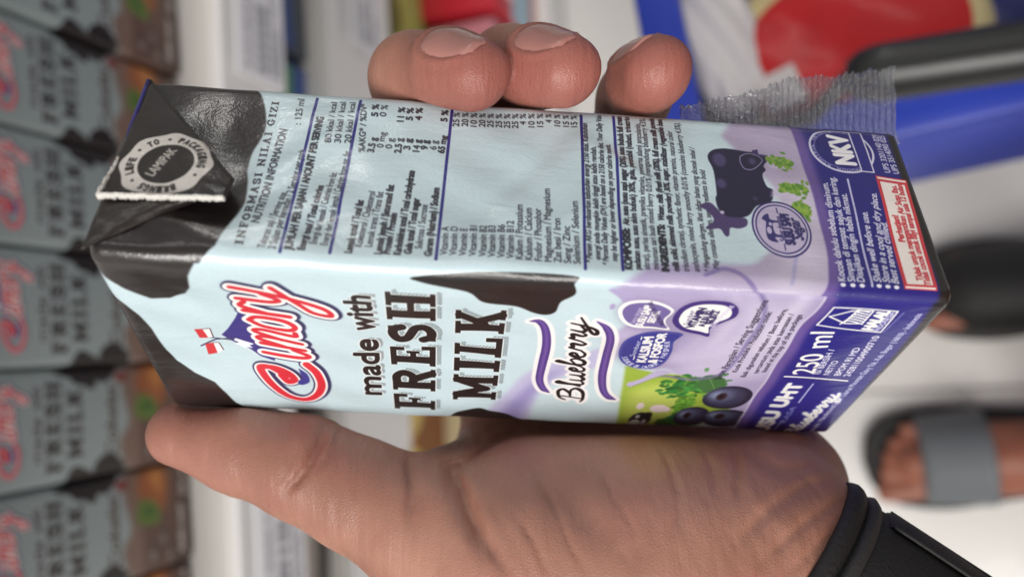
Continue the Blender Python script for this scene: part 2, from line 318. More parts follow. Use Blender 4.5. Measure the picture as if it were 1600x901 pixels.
def paint_front(A, choco=False):
    """the printed front panel; mm, origin bottom left"""
    F = aF
    sp = lambda L, n=6: smooth_path([F(x, y) for x, y in L], n)
    # soft splash and field
    if not choco:
        A.fill(sp([(955,452),(980,462),(970,480),(985,500),(960,520),(968,548),(985,570),(1020,580),(1060,590),(1160,700),(1320,700),(1330,450),(1200,425),(1030,420)]), (168,157,193), 1, .5)
        A.fill(sp([(1150,470),(1240,470),(1250,520),(1200,580),(1120,600),(1050,590)]), (203,195,219), .75, 2)
        A.fill(sp([(950,452),(963,450),(985,458),(1000,470),(985,478),(965,462)]), (170,160,200), 1, .15)
        A.fill(ellipse(F(957,478), .9, .45), (170,160,200), 1, .1)
        A.fill(sp([(978,573),(1014,583),(1090,592),(1110,622),(1140,640),(1098,660),(1026,672),(962,668)]), (150,176,66), 1, .25)
        A.fill(sp([(985,610),(1040,600),(1080,640),(1040,668),(975,666)]), (192,206,104), .8, 1.2)
        for cx, cy, rx, ry, g in ((1058,606,4.6,2.6,(44,112,52)), (1085,603,4.2,2.4,(64,128,60)), (1112,600,4.2,2.6,(58,112,56)), (1050,655,4.2,2.2,(40,104,50)), (1068,632,5,2,(92,146,52)), (1036,664,3,1.2,(52,112,48))):
            c = F(cx, cy)
            for k in range(70):
                q = c+np.array([random.gauss(0, rx*.42), random.gauss(0, ry*.5)]); d = random.uniform(.7, 1.25)
                A.fill(ellipse(q, .8, .42, 10, random.random()*3), tuple(min(255, v*d) for v in g), .8, .1)
        c = F(1113, 600); A.fill(ellipse(c, 3.6, 2.6, 30, .5), (66,108,62), 1, .15)
        A.stroke([c+np.array([-2.8,-1.5]), c+np.array([2.8,1.5])], .2, (110,150,90), .8)
        for off, col, wd, al in ((0,(222,214,232),2.2,.8), (2.2,(150,138,186),1.6,.5), (-2.4,(156,146,192),1.4,.5), (4.6,(218,210,230),1.6,.6), (-4.8,(214,206,228),1.8,.6), (7.2,(160,150,194),1.4,.4)):
            A.stroke(sp([(975-off*4,520),(1010-off*5,556),(1060-off*5,560),(1110-off*6,540),(1140-off*7,505),(1150-off*6,465),(1140-off*6,440)], 8), wd, col, al*.6, .9)
        A.fill(sp([(1180,560),(1240,500),(1275,460),(1262,452),(1215,500),(1175,540)]), (216,208,228), .7, .8)
        # milk stream
        A.fill(sp([(758,645),(795,608),(830,578),(880,560),(960,540),(958,565),(880,590),(845,610),(832,632),(818,664),(790,664)]), (186,180,216), .85, .5)
        A.fill(sp([(775,652),(810,615),(850,588),(880,575),(850,600),(825,630),(805,662)]), (120,108,176), .55, .9)
        # bowl rim
        A.stroke(sp([(985,603),(1000,598),(1032,589),(1080,593),(1122,586),(1152,559),(1170,532),(1192,499),(1195,475),(1185,451),(1164,430)], 8), .8, (118,108,158), .75, .18)
        A.fill(sp([(985,604),(1010,596),(1035,588),(1050,583),(1030,580),(1005,592),(984,598)]), (180,172,205), 1, .15)
        A.fill(ellipse(F(985,601), .9, .7), (178,170,204), 1, .1)
    # black cow patches
    A.fill([np.array([(0,140.),(60,140.),(60,133.)]+[tuple(F(x,y)) for x, y in ((136,408),(162,451),(194,473.7),(217,493),(236,514),(259,548),(275,565.5),(304,583),(336,596),(355,612),(368,626.6),(384,636),(395,650))]+[(-3,100.)])], INK, 1, .12)
    A.fill(np.array([tuple(F(x,y)) for x, y in ((112,404),(136,412.5),(162,432),(194,449.6),(236,466.6),(265,469),(288,461),(296,448),(293.6,428.6),(304,406),(326,390),(326,360),(100,360))]), INK, 1, .12)
    A.fill(smooth_path([F(x*.333+500, y*.333+400) for x, y in ((445,93),(480,118),(690,160),(770,210),(920,235),(1000,265),(1060,275),(1105,260),(1130,215),(1198,180),(1195,132),(1195,100),(800,80))], 5, True), INK, 1, .08)
    A.fill(smooth_path([F(x*.333+500, y*.333+400) for x, y in ((560,790),(600,758),(650,722),(740,706),(800,722),(880,740),(960,780),(980,830),(700,850))], 5, True), INK, 1, .08)
    # logo
    c6 = lambda x, y: F(130+x*.3219, 390+y*.3219)
    Cst = smooth_path([c6(x, y) for x, y in ((985,612),(945,588),(900,570),(862,572),(872,600),(925,655),(1000,705),(1080,722),(1140,700),(1158,650),(1135,595),(1085,555))], 8)
    Cin = smooth_path([c6(x, y) for x, y in ((862,572),(930,572),(995,595),(1025,628),(1000,640),(965,610))], 8)
    o = c6(1105,535); ex = (c6(955,205)-o)/3.45; ey = (c6(893,505)-o)*1.08
    L = place_strokes(SCRIPT_MORY, o, ex, ey)
    dotp = c6(880,525)
    A.fill([p for st in L+[Cst, Cin] for p in stroke_polys(st+np.array([.35,-.3]), 3.1)], (46,46,84), 1, .12)
    A.fill([p for st in L+[Cst, Cin] for p in stroke_polys(st, 2.9)], (44,46,92), 1, .06)
    A.fill([np.array([c6(x, y) for x, y in ((668,425),(700,392),(735,340),(772,262),(860,330),(930,420),(930,540),(860,522),(800,485),(725,458))])], (58,52,128), 1, .05)
    A.fill([p for st in L+[Cst, Cin] for p in stroke_polys(st, 2.35)], (244,240,236), 1, .06)
    A.fill([np.array([c6(x, y) for x, y in ((735,440),(775,452),(828,466),(806,474),(824,486),(785,482),(815,505),(850,520),(790,490),(735,468),(752,460),(728,452))])], (238,240,244), 1, .06)
    A.fill([p for st in L for p in stroke_polys(st, .98)], (212,44,60), 1, .06)
    A.fill([p for st in [Cst, Cin] for p in stroke_polys(st, 1.5)], (212,44,60), 1, .08)
    A.fill(sp([(130+x*.3219, 390+y*.3219) for x, y in ((1045,570),(1090,600),(1098,640),(1060,655),(1042,640),(1065,620))]), (58,60,140), 1, .08)
    A.stroke([c6(570,478), c6(640,450), c6(725,440)], .35, (60,60,100)); A.stroke([c6(605,440), c6(660,445), c6(725,452)], .35, (60,60,100))
    for q in (((535,398),(575,396),(605,442),(562,442)), ((588,470),(628,466),(652,512),(606,518))):
        A.fill(np.array([c6(*v) for v in q]), (206,52,60), 1, .06)
    for q in (((575,396),(612,392),(628,440),(603,442)), ((628,466),(655,466),(678,500),(650,514))):
        A.fill(np.array([c6(*v) for v in q]), (246,240,238), 1, .06); A.stroke([c6(*q[0]), c6(*q[1]), c6(*q[2])], .22, (90,60,80))
    # slogan
    c7 = lambda x, y: F(500+x*.333, 400+y*.333)
    def hatch(polys, off, col=(70,72,76)):
        mk = A.fill([p+off for p in polys], SKYB, 0)
        if mk is None: return
        m, x, y = mk; yy, xx = np.mgrid[0:m.shape[0], 0:m.shape[1]]; st = (((xx+yy+x+y)/A.res) % .62 < .31).astype(np.float32)
        A.put((m*st, x, y), col, .85)
    for word, b0, b1, t0 in (('FRESH', c7(540,715), c7(536,172), c7(352,690)), ('MILK', c7(822,672), c7(868,252), c7(626,650))):
        ex = b1-b0; ey = np.array([0, t0[1]-b0[1]]); ex = np.array([ex[0], ex[1]*.6])
        ps = slab_polys(word, b0, ex, ey, .14)
        hatch(ps, np.array([.75,-1.05])); A.fill(ps, (214,222,224), 1, .16)
        A.fill([p for q in ps for p in [q]], (226,230,230)); 
        for d in ((.28,0),(-.28,0),(0,.28),(0,-.28)): A.fill([p+np.array(d) for p in ps], (222,230,232))
        for d in ((.1,0),(-.1,0),(0,.07),(0,-.07)): A.fill([p+np.array(d) for p in ps], INK)
        A.fill(ps, INK)
    for word, p0, p1 in (('made', c7(288,642), c7(270,395)), ('with', c7(258,345), c7(226,185))):
        p1 = np.array([p1[0], p0[1]+(p1[1]-p0[1])*.6])
        A.text(word, p0+np.array([.7,-.8]), p1+np.array([.7,-.8]), 4.3, (150,158,162), .14)
        A.text(word, p0, p1, 4.3, INK, .22, out=((222,230,232), .26))
    # flavour script
    if choco:
        return
    L = place_strokes(SCRIPT_BLUE, c7(1232,672), (c7(1252,300)-c7(1232,672))/4.9, (c7(1110,660)-c7(1232,672))*.62)
    sc1 = sp([(500+x*.333, 400+y*.333) for x, y in ((985,304),(1030,306),(1058,345),(1062,420),(1040,520),(1030,580),(1046,622),(1075,642))], 8)
    sc2 = sp([(500+x*.333, 400+y*.333) for x, y in ((1300,300),(1345,330),(1362,380),(1345,470),(1325,560),(1328,630),(1350,662),(1385,675))], 8)
    n1 = np.interp(np.linspace(0, 1, len(sc1)), [0,.15,.5,.9,1], [.2,1.3,1.6,1.3,.3]); n2 = np.interp(np.linspace(0, 1, len(sc2)), [0,.15,.5,.9,1], [.2,1.3,1.6,1.3,.3])
    A.fill([p for st in L for p in stroke_polys(st, 2.0)]+stroke_polys(sc1, n1+1.5)+stroke_polys(sc2, n2+1.5), (238,236,236), 1, .1)
    A.fill(stroke_polys(sc1, n1)+stroke_polys(sc2, n2), (78,56,128), 1, .05)
    A.fill(stroke_polys(sc1+np.array([.18,0]), n1*.35)+stroke_polys(sc2+np.array([.18,0]), n2*.35), (120,92,168), .8, .15)
    A.fill([p for st in L for p in stroke_polys(st, np.interp(np.linspace(0, 1, len(st)), [0,.5,1], [.45,.85,.4]))], (26,22,26))
    # berries
    c8 = lambda x, y: F(900+x*.29975, 430+y*.29975)
    def blob(x, y, rx, ry, cols):
        c = c8(x, y); a = abs(c8(x+rx, y)[1]-c[1]); b = abs(c8(x, y+ry)[0]-c[0])
        for k, (f, col, off) in enumerate(cols): A.fill(ellipse(c+np.array(off)*np.array([b, a]), b*f, a*f), col, 1, .12*min(b, a) if k else .05)
        return c, b, a
    for x, y, rx, ry in ((600,735,92,48), (780,745,125,44), (790,640,130,58)):
        c, b, a = blob(x, y, rx, ry, [(1, (40,37,54), (0,0)), (.84, (58,57,82), (.05,.08)), (.55, (84,88,118), (.18,.3)), (.28, (128,138,168), (.25,.5))])
        A.fill(ellipse(c+np.array([.12*b,.28*a]), b*.32, a*.22), (60,44,52), 1, .1); A.fill(ellipse(c+np.array([.12*b,.28*a]), b*.18, a*.12), (34,26,34), 1, .08)
    for x, y, r1, r2 in ((335,678,20,16), (430,690,46,20), (470,695,20,12)):
        c = c8(x, y); A.fill(ellipse(c, abs(c8(x, y+r2)[0]-c[0]), abs(c8(x+r1, y)[1]-c[1])), (232,214,220), 1, .1)
    for x, y, r1, r2, col in ((330,745,58,36,(40,38,44)), (375,722,22,14,(34,30,36)), (300,765,30,22,(196,196,196)), (345,765,14,22,(190,190,192)), (320,728,12,8,(206,204,206))):
        c = c8(x, y); A.fill(ellipse(c, abs(c8(x, y+r2)[0]-c[0]), abs(c8(x+r1, y)[1]-c[1])), col, 1, .12)
    # badges
    def drop(pts, fillc, rim, rw, glow=(150,142,178)):
        q = smooth_path([c8(*p) for p in pts], 6, True)
        A.fill(q, (112,104,140), .55, .7); A.fill(q, rim, 1, .03)
        c = q.mean(0); A.fill(c+(q-c)*rw, fillc, 1, .03); return c
    drop(((218,180),(260,135),(350,122),(440,135),(505,165),(505,185),(470,215),(468,245),(486,280),(400,272),(300,265),(240,235)), (112,100,158), WHITE, .86)
    drop(((502,215),(540,165),(620,135),(720,128),(810,140),(848,175),(830,215),(760,245),(700,275),(692,318),(640,305),(560,285),(515,255)), WHITE, (62,48,120), .80)
    drop(((222,410),(245,340),(310,305),(420,288),(556,300),(510,350),(500,400),(460,460),(390,495),(300,490),(240,460)), (54,58,140), (70,74,152), .9)
    t = lambda s_, a, b, cap, col, bold=0.: A.text(s_, c8(*a), c8(*b), cap, col, bold)
    t('Sehat dengan', (305,245), (345,160), .75, (220,214,236)); t('SUSU SAPI', (345,262), (398,150), 1.25, WHITE, .1); t('SEGAR', (405,240), (438,176), 1.2, WHITE, .1)
    t('MADE WITH FRESH MILK', (462,250), (395,128), .7, (50,44,90), .04)
    t('Sumber', (585,250), (620,175), .9, (60,46,110)); t('VITAMIN', (612,268), (682,168), 1.35, (44,38,92), .12); t('A,E,B1,B2,', (668,262), (716,176), 1.1, (44,38,92), .1); t('B6,B12', (712,250), (748,184), 1.1, (44,38,92), .1)
    t('SOURCE OF VITAMINS', (715,268), (826,158), .8, (214,208,232), .05)
    t('Sumber', (305,425), (340,335), .9, (220,222,240)); t('KALSIUM', (362,460), (405,318), 1.6, WHITE, .14); t('& FOSFOR', (418,462), (474,300), 1.5, WHITE, .14)
    A.stroke([c8(300,445), c8(306,425)], .2, WHITE); A.stroke([c8(338,330), c8(343,315)], .2, WHITE)
    # ring text
    base = [(238,432),(262,468),(310,490),(370,493),(425,472),(463,435),(485,390),(490,345)]; q = smooth_path([c8(*p) for p in base], 6); s_ = 'SOURCE OF CALCIUM & PHOSPHOR'
    for i, ch in enumerate(s_):
        if ch == ' ': continue
        k = (i+.2)/len(s_)*(len(q)-1); k0 = int(k); a = q[k0]+(q[min(k0+1, len(q)-1)]-q[k0])*(k-k0); b = q[min(int(k+len(q)/len(s_)*.8), len(q)-1)]
        if np.linalg.norm(b-a) > .1: A.text(ch, a, b, .95, (214,216,236), .05)
    for s_, a, b, cap in (('Saran Penyajian / Serving Suggestions', (752,545), (1006,132), 1.15), ('Kode Produksi / Production code:', (836,500), (1024,196), .9),
                          ('Baik digunakan sebelum / Best before,', (880,526), (1106,180), .9), ('tercantum pada atas kemasan /', (945,506), (1140,206), .9), ('listed at the top of the package', (990,500), (1182,210), .9)):
        t(s_, a, b, cap, (44,38,60), .03)
    # blue foot of the panel
    edge = [(1298,440),(1295,457),(1275,484),(1245,514),(1218,556),(1185,610),(1155,655),(1135,690),(1128,720)]
    e = smooth_path([F(*p) for p in edge], 5); low = [(-5., -5.), (60., -5.), (60., e[0][1])]
    A.fill(np.concatenate([e, [(-5., e[-1][1])], low]), (206,200,220), 1, .12)
    A.fill(np.concatenate([e-np.array([0,.35]), [(-5., e[-1][1])], low]), (104,84,150), 1, .12)
    A.fill(np.concatenate([e-np.array([0,2.2]), [(-5., e[-1][1]-2)], low]), (42,38,126), 1, .5)
    d1 = smooth_path([F(*p) for p in ((1476,440),(1473,457),(1410,541),(1350,610),(1288,686),(1270,705))], 5)
    A.fill(np.concatenate([d1, [(-5., d1[-1][1])], [(-5., -5.), (60., -5.), (60., d1[0][1])]]), (30,26,28), 1, .35)
    c9 = lambda x, y: F(1140+x*.29968, 430+y*.29968); t = lambda s_, a, b, cap, col=WHITE, bold=0., **k: A.text(s_, c9(*a), c9(*b), cap, col, bold, **k)
    t('SUSU UHT', (168,838), (388,570), 2.9, WHITE, .26, out=((96,98,170), .22)); t('RASA', (290,765), (350,690), 1.1, (120,122,190), .05)
    A.stroke([c9(205,832), c9(272,755)], .35, (150,152,210)); A.stroke([c9(362,668), c9(438,572)], .35, (170,172,220))
    L = place_strokes(SCRIPT_BLUE, c9(330,832), (c9(575,628)-c9(330,832))/4.9, (c9(275,815)-c9(330,832))*.62)
    A.fill([p for st in L for p in stroke_polys(st, 1.1)], (110,112,186), 1, .1); A.fill([p for st in L for p in stroke_polys(st, .62)], WHITE)
    A.stroke([c9(288,528), c9(615,554)], .45, WHITE)
    t('250 ml', (437,515), (546,290), 3.9, WHITE, .08); t('ISI BERSIH /', (470,515), (548,378), 1.15, (226,226,240), .04); t('NETTO', (520,520), (568,440), 1.15, (226,226,240), .04)
    t('BPOM RI MD', (577,525), (682,370), 1.2, (230,230,242), .04); t('242811004900710', (627,530), (782,310), 1.2, (230,230,242), .04)
    t('Diproduksi oleh / Manufactured by: PT Cisarua Mountain Dairy Tbk, Kab. Bogor (16810) - Indonesia', (398,850), (1006,200), 1.1, (196,196,226), .04)
    hb = [c9(*p) for p in ((455,258),(545,168),(878,186),(785,290))]
    for i in range(4): A.stroke([hb[i], hb[(i+1) % 4]], .3, WHITE)
    for k in range(6):
        f = k/5; a = c9(600+8*k, 248-14*k); A.stroke(smooth_path([c9(575+22*k-14*f, 248-11*k), c9(620+10*k, 232-10*k), c9(690+8*k, 248-11*k)], 5), .32, WHITE)
    A.stroke([c9(520,212), c9(600,245), c9(690,246), c9(752,186), c9(640,186), c9(520,212)], .3, WHITE)
    t('HALAL', (742,278), (836,188), 1.9, WHITE, .2); t('INDONESIA', (775,284), (866,192), 1.0, (220,220,240), .04); t('ID00000000000', (800,292), (905,195), .7, (120,120,180)) if False else None
    A.stroke([c9(800,290), c9(908,193)], .35, (120,120,180), .7)

def paint_side(A):
    N = aN
    # lilac wash at the foot
    c4 = lambda x, y: N(900+x*.344, 150+y*.344)
    A.fill(smooth_path([c4(x, y) for x, y in ((690,40),(692,130),(662,180),(705,225),(730,260),(800,330),(900,420),(960,560),(930,650),(880,705),(800,770),(700,782),(600,828),(430,832),(330,862),(250,900),(300,960),(1400,1000),(1400,20))], 5), (174,162,190), 1, .4)
    A.fill(smooth_path([c4(x, y) for x, y in ((900,420),(1100,380),(1150,700),(1120,900),(900,900),(940,700),(970,560))], 5), (205,198,216), .7, 1.6)
    A.stroke(smooth_path([c4(x, y) for x, y in ((590,815),(660,785),(730,800),(790,845),(840,901),(850,930))], 8), .8, (120,106,158), .8, .12)
    A.stroke([c4(1010,660), c4(985,860)], .5, (150,146,196), .7, .2)
    # black top with wavy edge
    edge = [(385,118),(396.5,128),(411,156),(415.5,189),(409,211),(393,236),(385,262),(385.5,280),(380,317),(356,353.5),(327,390),(298,417.6),(270,440)]
    e = smooth_path([N(*p) for p in edge], 5)
    A.fill(np.concatenate([e, [(CW-8, 140.)], [(CW+CD+8, 140.)], [(CW+CD+8, e[0][1])]]), INK, 1, .12)
    # nutrition table
    c2 = lambda x, y: (380+x*.333, 130+y*.333); TX = (36,36,46)
    def ln(s_, a, b, cap=1.1, bold=0., col=TX, shear=0., conv=c2):
        a = N(*conv(*a)); b = N(*conv(*b)); A.text(s_, a, b, cap, col, bold, shear)
    def rule(a, b, wd=.5): a = N(*a); b = N(*b); A.stroke([a, b], wd, (44,42,124))
    a, b, tp = N(380,383), N(437,160), N(363,383); ps = slab_polys('INFORMASI NILAI GIZI', a, b-a, np.array([0, (tp[1]-a[1])*.8]), .16)
    A.fill(ps, TX)
    ln('NUTRITION INFORMATION', (75,658), (207,215), 1.3, .05, shear=.1)
    ln('Takaran saji / Serving size', (100,775), (202,505), 1.15, .03); ln(': 125 ml', (270,195), (288,75), 1.15, .03)
    ln('2 Sajian per kemasan / 2 Serving per pack', (150,780), (293,310), 1.15, .03)
    rule((437,395), (496,153))
    ln('JUMLAH PER SAJIAN / AMOUNT PER SERVING', (228,785), (380,165), 1.2, .09); ln('Energi total / Total calories', (287,785), (378,480), 1.1, .09)
    ln('Energi dari lemak / Calories from fat', (342,755), (440,415), 1.1, .03); ln('Energi dari lemak jenuh / Calories from sat. fat', (394,760), (504,320), 1.1, .03)
    ln('80 kkal / kcal', (412,285), (440,90), 1.05, .03); ln('30 kkal / kcal', (458,285), (483,90), 1.05, .03); ln('20 kkal / kcal', (505,285), (528,95), 1.05, .03)
    rule((515,396), (564,158))
    ln('%AKG* / %DV*', (570,325), (582,105), 1.05, .04)
    rows = [('Lemak total / Total fat', (508,795), (565,545), 1), ('Kolesterol / Cholesterol', (555,765), (620,505), 0), ('Lemak trans / Trans fat', (603,765), (658,505), 0), ('Lemak jenuh / Saturated fat', (648,800), (708,475), 1),
            ('Protein / Protein', (688,800), (722,605), 1), ('Karbohidrat total / Total carbohydrate', (738,805), (805,410), 1), ('Gula total / Total sugar', (788,800), (827,535), 1), ('Sukrosa / Sucrose', (838,775), (866,565), 0), ('Garam (Natrium) / Sodium', (883,810), (921,485), 1)]
    for s_, a, b, bo in rows: ln(s_, a, b, 1.12, .09 if bo else .03)
    for s_, a, b, bo in (('3.5 g',(612,327),(627,258),1), ('0 mg',(657,305),(670,233),0), ('0 g',(697,310),(707,262),0), ('2.5 g',(740,330),(748,263),1), ('3 g',(782,315),(790,265),1), ('14 g',(826,325),(833,270),1), ('9 g',(864,315),(870,272),1), ('6 g',(905,315),(911,272),0), ('65 mg',(942,330),(957,250),1),
                         ('5 %',(632,165),(638,110),1), ('0 %',(670,165),(680,112),0), ('11 %',(752,187),(760,120),1), ('5 %',(794,180),(800,122),1), ('4 %',(837,180),(842,122),1), ('5 %',(956,187),(962,135),1)):
        ln(s_, a, b, 1.1, .08 if bo else .03)
    rule((681,406), (707,169))
    nm = [('Vitamin A',120,632,177,'25 %',155), ('Vitamin D',165,632,220,'20 %',155), ('Vitamin E',212,640,262,'10 %',157), ('Vitamin B1',260,625,304,'20 %',157), ('Vitamin B2',308,625,344,'25 %',157), ('Vitamin B3',352,625,385,'25 %',157), ('Vitamin B6',398,622,425,'25 %',157), ('Vitamin B12',443,605,465,'25 %',157),
          ('Kalium / Potassium',487,528,502,'4 %',140), ('Kalsium / Calcium',533,545,544,'10 %',152), ('Fosfor / Phosphor',580,548,586,'15 %',150), ('Magnesium / Magnesium',628,450,627,'4 %',130), ('Zat besi / Iron',675,598,670,'10 %',142), ('Seng / Zinc',722,635,713,'15 %',143), ('Selenium / Selenium',768,515,752,'15 %',147)]
    c3 = lambda x, y: (660+x*.322, 150+y*.322)
    for i, (s_, x, y1, vx, v, vy) in enumerate(nm):
        yb = 770+i*3; A_ = N(*c3(x, yb)); xe = x+(vx+0-x)*(yb-y1)/(yb-150); B_ = N(*c3(xe, y1)); m = (A_[1]+B_[1])/2
        A.text(s_, (A_[0], A_[1]), (B_[0], A_[1]), 1.15, TX, .03)
        A_ = N(*c3(vx, vy)); B_ = N(*c3(vx+3, 88)); A.text(v, A_, (B_[0], A_[1]), 1.08, TX, .03)
    rule((915,421), (908,175))
    for s_, a, b, cap, bo, sh in (('* Persen AKG berdasarkan kebutuhan energi 2150 kkal. Kebutuhan',(75,755),(60,125),1.35,.03,.15), ('energi anda mungkin lebih tinggi atau lebih rendah.',(113,740),(95,240),1.35,.03,.15), ('* Percent Daily Values (DV) are based on a 2150 calorie diet. Your Daily Value',(150,765),(124,80),1.35,.03,.15), ('may be higher or lower depending on your calorie needs.',(190,745),(160,225),1.35,.03,.15),
        ('Air, susu (susu sapi segar (20%), susu bubuk full cream,',(243,582),(212,85),1.45,.08,.0), ('padatan susu, susu skim bubuk) 30%, gula, penstabil (nabati, trinatrium',(297,785),(250,85),1.45,.06,0), ('sitrat), perisa sintetik, premiks vitamin, pewarna alami antosianin,',(337,785),(306,130),1.45,.01,0), ('minuman sari buah mixed berry 0.01% (mengandung blueberry 4.5%).',(378,785),(323,95),1.45,.01,0),
        ('Water, milk (fresh milk (20%), full cream milk powder,',(404,560),(359,90),1.45,.08,.15), ('milk solid, skimmed milk powder) 30%, sugar, stabilizer (vegetable base,',(470,797),(398,100),1.45,.07,.15), ('trisodium citrate), synthetic flavor, vitamin premix, natural color',(515,800),(442,165),1.45,.01,.15), ('anthocyanin, mixed berry smoothy 0.01% (contains blueberry 4.5%).',(562,800),(478,125),1.45,.01,.15),
        ('* Mengandung alergen, lihat daftar bahan yang dicetak tebal /',(610,800),(547,240),1.35,.01,.15), ('May contains allergen, see ingredients in bold',(650,785),(592,340),1.35,.01,.15)):
        A_ = c4(*a); B_ = c4(*b); A.text(s_, A_, (B_[0], (A_[1]+B_[1])/2+(B_[1]-A_[1])*.1), cap*.70, TX, bo*.75+.02, sh)
    for s_, a, b, tpx in (('KOMPOSISI', (258,785), (243,600), 222), ('INGREDIENTS', (424,797), (404,578), 390)):
        A_ = c4(*a); B_ = c4(*b); A.text(s_+':', A_, B_, 1.15, TX, .13)
    rule((974,422), (958,179))
    # cow
    A.fill(smooth_path([c4(x, y) for x, y in ((600,265),(625,245),(680,240),(770,252),(810,256),(850,275),(888,286),(866,300),(850,320),(860,340),(845,360),(865,410),(895,430),(885,480),(820,500),(780,545),(700,552),(650,512),(635,460),(640,440),(625,340),(600,290))], 4, True), (37,32,60), 1, .06)
    A.fill([c4(x, y) for x, y in ((800,245),(825,240),(828,262),(870,268),(868,280),(800,268))], (62,54,100))
    for x, y, r, rx in ((650,290,30,1), (800,298,16,1), (660,395,22,.6), (815,465,9,1)):
        c = c4(x, y); A.fill(ellipse(c, abs(c4(x, y+r)[0]-c[0]), abs(c4(x+r, y)[1]-c[1])), (84,74,116), .8, .2)
    A.stroke(smooth_path([c4(x, y) for x, y in ((745,275),(775,262),(815,268),(845,290),(830,315),(800,335),(765,330),(745,300),(745,275))], 5), .18, (140,130,170))
    A.fill(smooth_path([c4(x, y) for x, y in ((565,490),(610,480),(650,515),(690,545),(770,555),(776,588),(740,600),(702,596),(697,630),(680,633),(655,600),(612,602),(590,594),(628,560),(600,520),(575,505))], 4, True), (76,62,106), 1, .06)
    A.fill([ellipse(c4(665,525), .35, .35)], (190,180,210))
    for pts, col in ((((862,290),(930,300),(960,340),(880,330)), (196,186,212)), (((890,430),(1000,400),(1010,440),(885,460)), (196,186,212))): A.fill(np.array([c4(*p) for p in pts]), col, .8, .2)
    for x0, y0, x1, y1 in ((868,284,985,312), (925,418,1046,436), (985,500,1060,530)):
        for k in range(70):
            f = random.random(); c = c4(x0+(x1-x0)*f, y0+(y1-y0)*f+random.gauss(0, 11)*(0.6+f)); A.fill(ellipse(c, .55, .3, 8, random.random()*3), random.choice([(110,150,54), (84,132,44), (138,168,70)]), .9, .06)
    # round badge
    c = N(1221,357); rx = abs(N(1221,401)[0]-c[0]); ry = abs(N(1266,357)[1]-c[1])
    r_ = (rx+ry)/2
    A.fill(ellipse(c, rx, ry), (48,42,104)); A.fill(ellipse(c, rx*.94, ry*.94), (198,190,214)); A.fill(ellipse(c, rx*.88, ry*.88), (52,46,108)); A.fill(ellipse(c, rx*.83, ry*.83), (186,176,204))
    q = lambda x, y: c+np.array([x*rx, y*ry])
    A.text('Sehat dengan', q(-.45,-.05), q(.42,-.05), 1.0, (52,46,100), .04); A.text('SUSU SAPI', q(-.55,-.34), q(.52,-.34), 1.5, (48,42,96), .16); A.text('Segar', q(-.4,-.66), q(.36,-.66), 1.8, (48,42,96), .1, .25)
    A.fill(smooth_path([q(x, y) for x, y in ((-.5,.2),(-.42,.52),(-.1,.56),(.2,.5),(.3,.62),(.45,.5),(.5,.36),(.3,.34),(.25,.1),(.18,.1),(.15,.28),(-.2,.26),(-.25,.05),(-.33,.05),(-.34,.3))], 3, True), (56,50,108)); A.fill(ellipse(q(-.1,.44), .7, .4), (186,176,204)); A.fill(ellipse(q(.12,.36), .35, .3), (186,176,204))
    A.stroke([q(-.75,.02), q(-.55,.02)], .2, (52,46,108)); A.stroke([q(.55,.02), q(.75,.02)], .2, (52,46,108))
    # blue foot
    c5 = lambda x, y: N(1160+x*.344, 170+y*.344)
    e = smooth_path([N(*p) for p in ((1230,178),(1232,189),(1250,245),(1273,321),(1287,370),(1294,404),(1296,440),(1294,460),(1288,475))], 5); low = [(CW-8, -5.), (CW+CD+8, -5.), (CW+CD+8, e[0][1])]
    A.fill(np.concatenate([e, [(CW-8, e[-1][1])], low]), (104,84,150), 1, .12)
    A.fill(np.concatenate([e-np.array([0,2.]), [(CW-8, e[-1][1]-2)], low]), (40,36,118), 1, .5)
    d = smooth_path([N(*p) for p in ((1378,185),(1382,197),(1402,260),(1440,370),(1470,455),(1476,475))], 4)
    A.fill(np.concatenate([d, [(CW-8, d[-1][1])], [(CW-8, -5.), (CW+CD+8, -5.), (CW+CD+8, d[0][1])]]), (34,30,26), 1, .3)
    t = lambda s_, a, b, cap, col=(226,226,238), bold=.04, **k: A.text(s_, c5(*a), c5(*b), cap, col, bold, **k)
    for s_, a, b in (('Kocok dahulu sebelum diminum.',(472,780),(384,340)), ('Simpan di tempat sejuk dan kering.',(516,782),(416,315)), ('Disajikan dingin lebih nikmat.',(558,784),(470,390)), ('Shake well before use.',(634,785),(566,470)), ('Store in a cool and dry place.',(674,788),(606,388)), ('Best served chilled.',(714,792),(657,515))):
        sh = .18 if s_[0] in 'SB' and s_[1] in 'hte' else 0
        t(s_, a, b, 1.2, shear=sh); A.fill(ellipse(c5(a[0]-8, a[1]+20), .42, .42), (230,230,240))
    A.stroke([c5(596,808), c5(475,325)], .35, (190,190,222))
    bx = [c5(*p) for p in ((605,308),(742,326),(888,828),(745,818))]; A.fill(np.array(bx), (236,228,222)); cc = sum(bx)/4
    for i in range(4): A.stroke([cc+(bx[i]-cc)*.93, cc+(bx[(i+1) % 4]-cc)*.93], .55, (196,52,62))
    for i in range(4): A.stroke([cc+(bx[i]-cc)*1.0, cc+(bx[(i+1) % 4]-cc)*1.0], .25, (200,64,70))
    t('Perhatian!', (742,600), (706,485), 1.05, (190,50,60), .08); t('Tidak untuk menggantikan Air Susu Ibu.', (822,780), (697,350), 1.05, (190,50,60), .06); t('Tidak cocok untuk bayi sampai usia 12 bulan.', (858,800), (722,340), 1.05, (190,50,60), .06)
    c = c5(448,190); rx = abs(c5(448,296)[0]-c[0]); ry = abs(c5(602,190)[1]-c[1])*.92
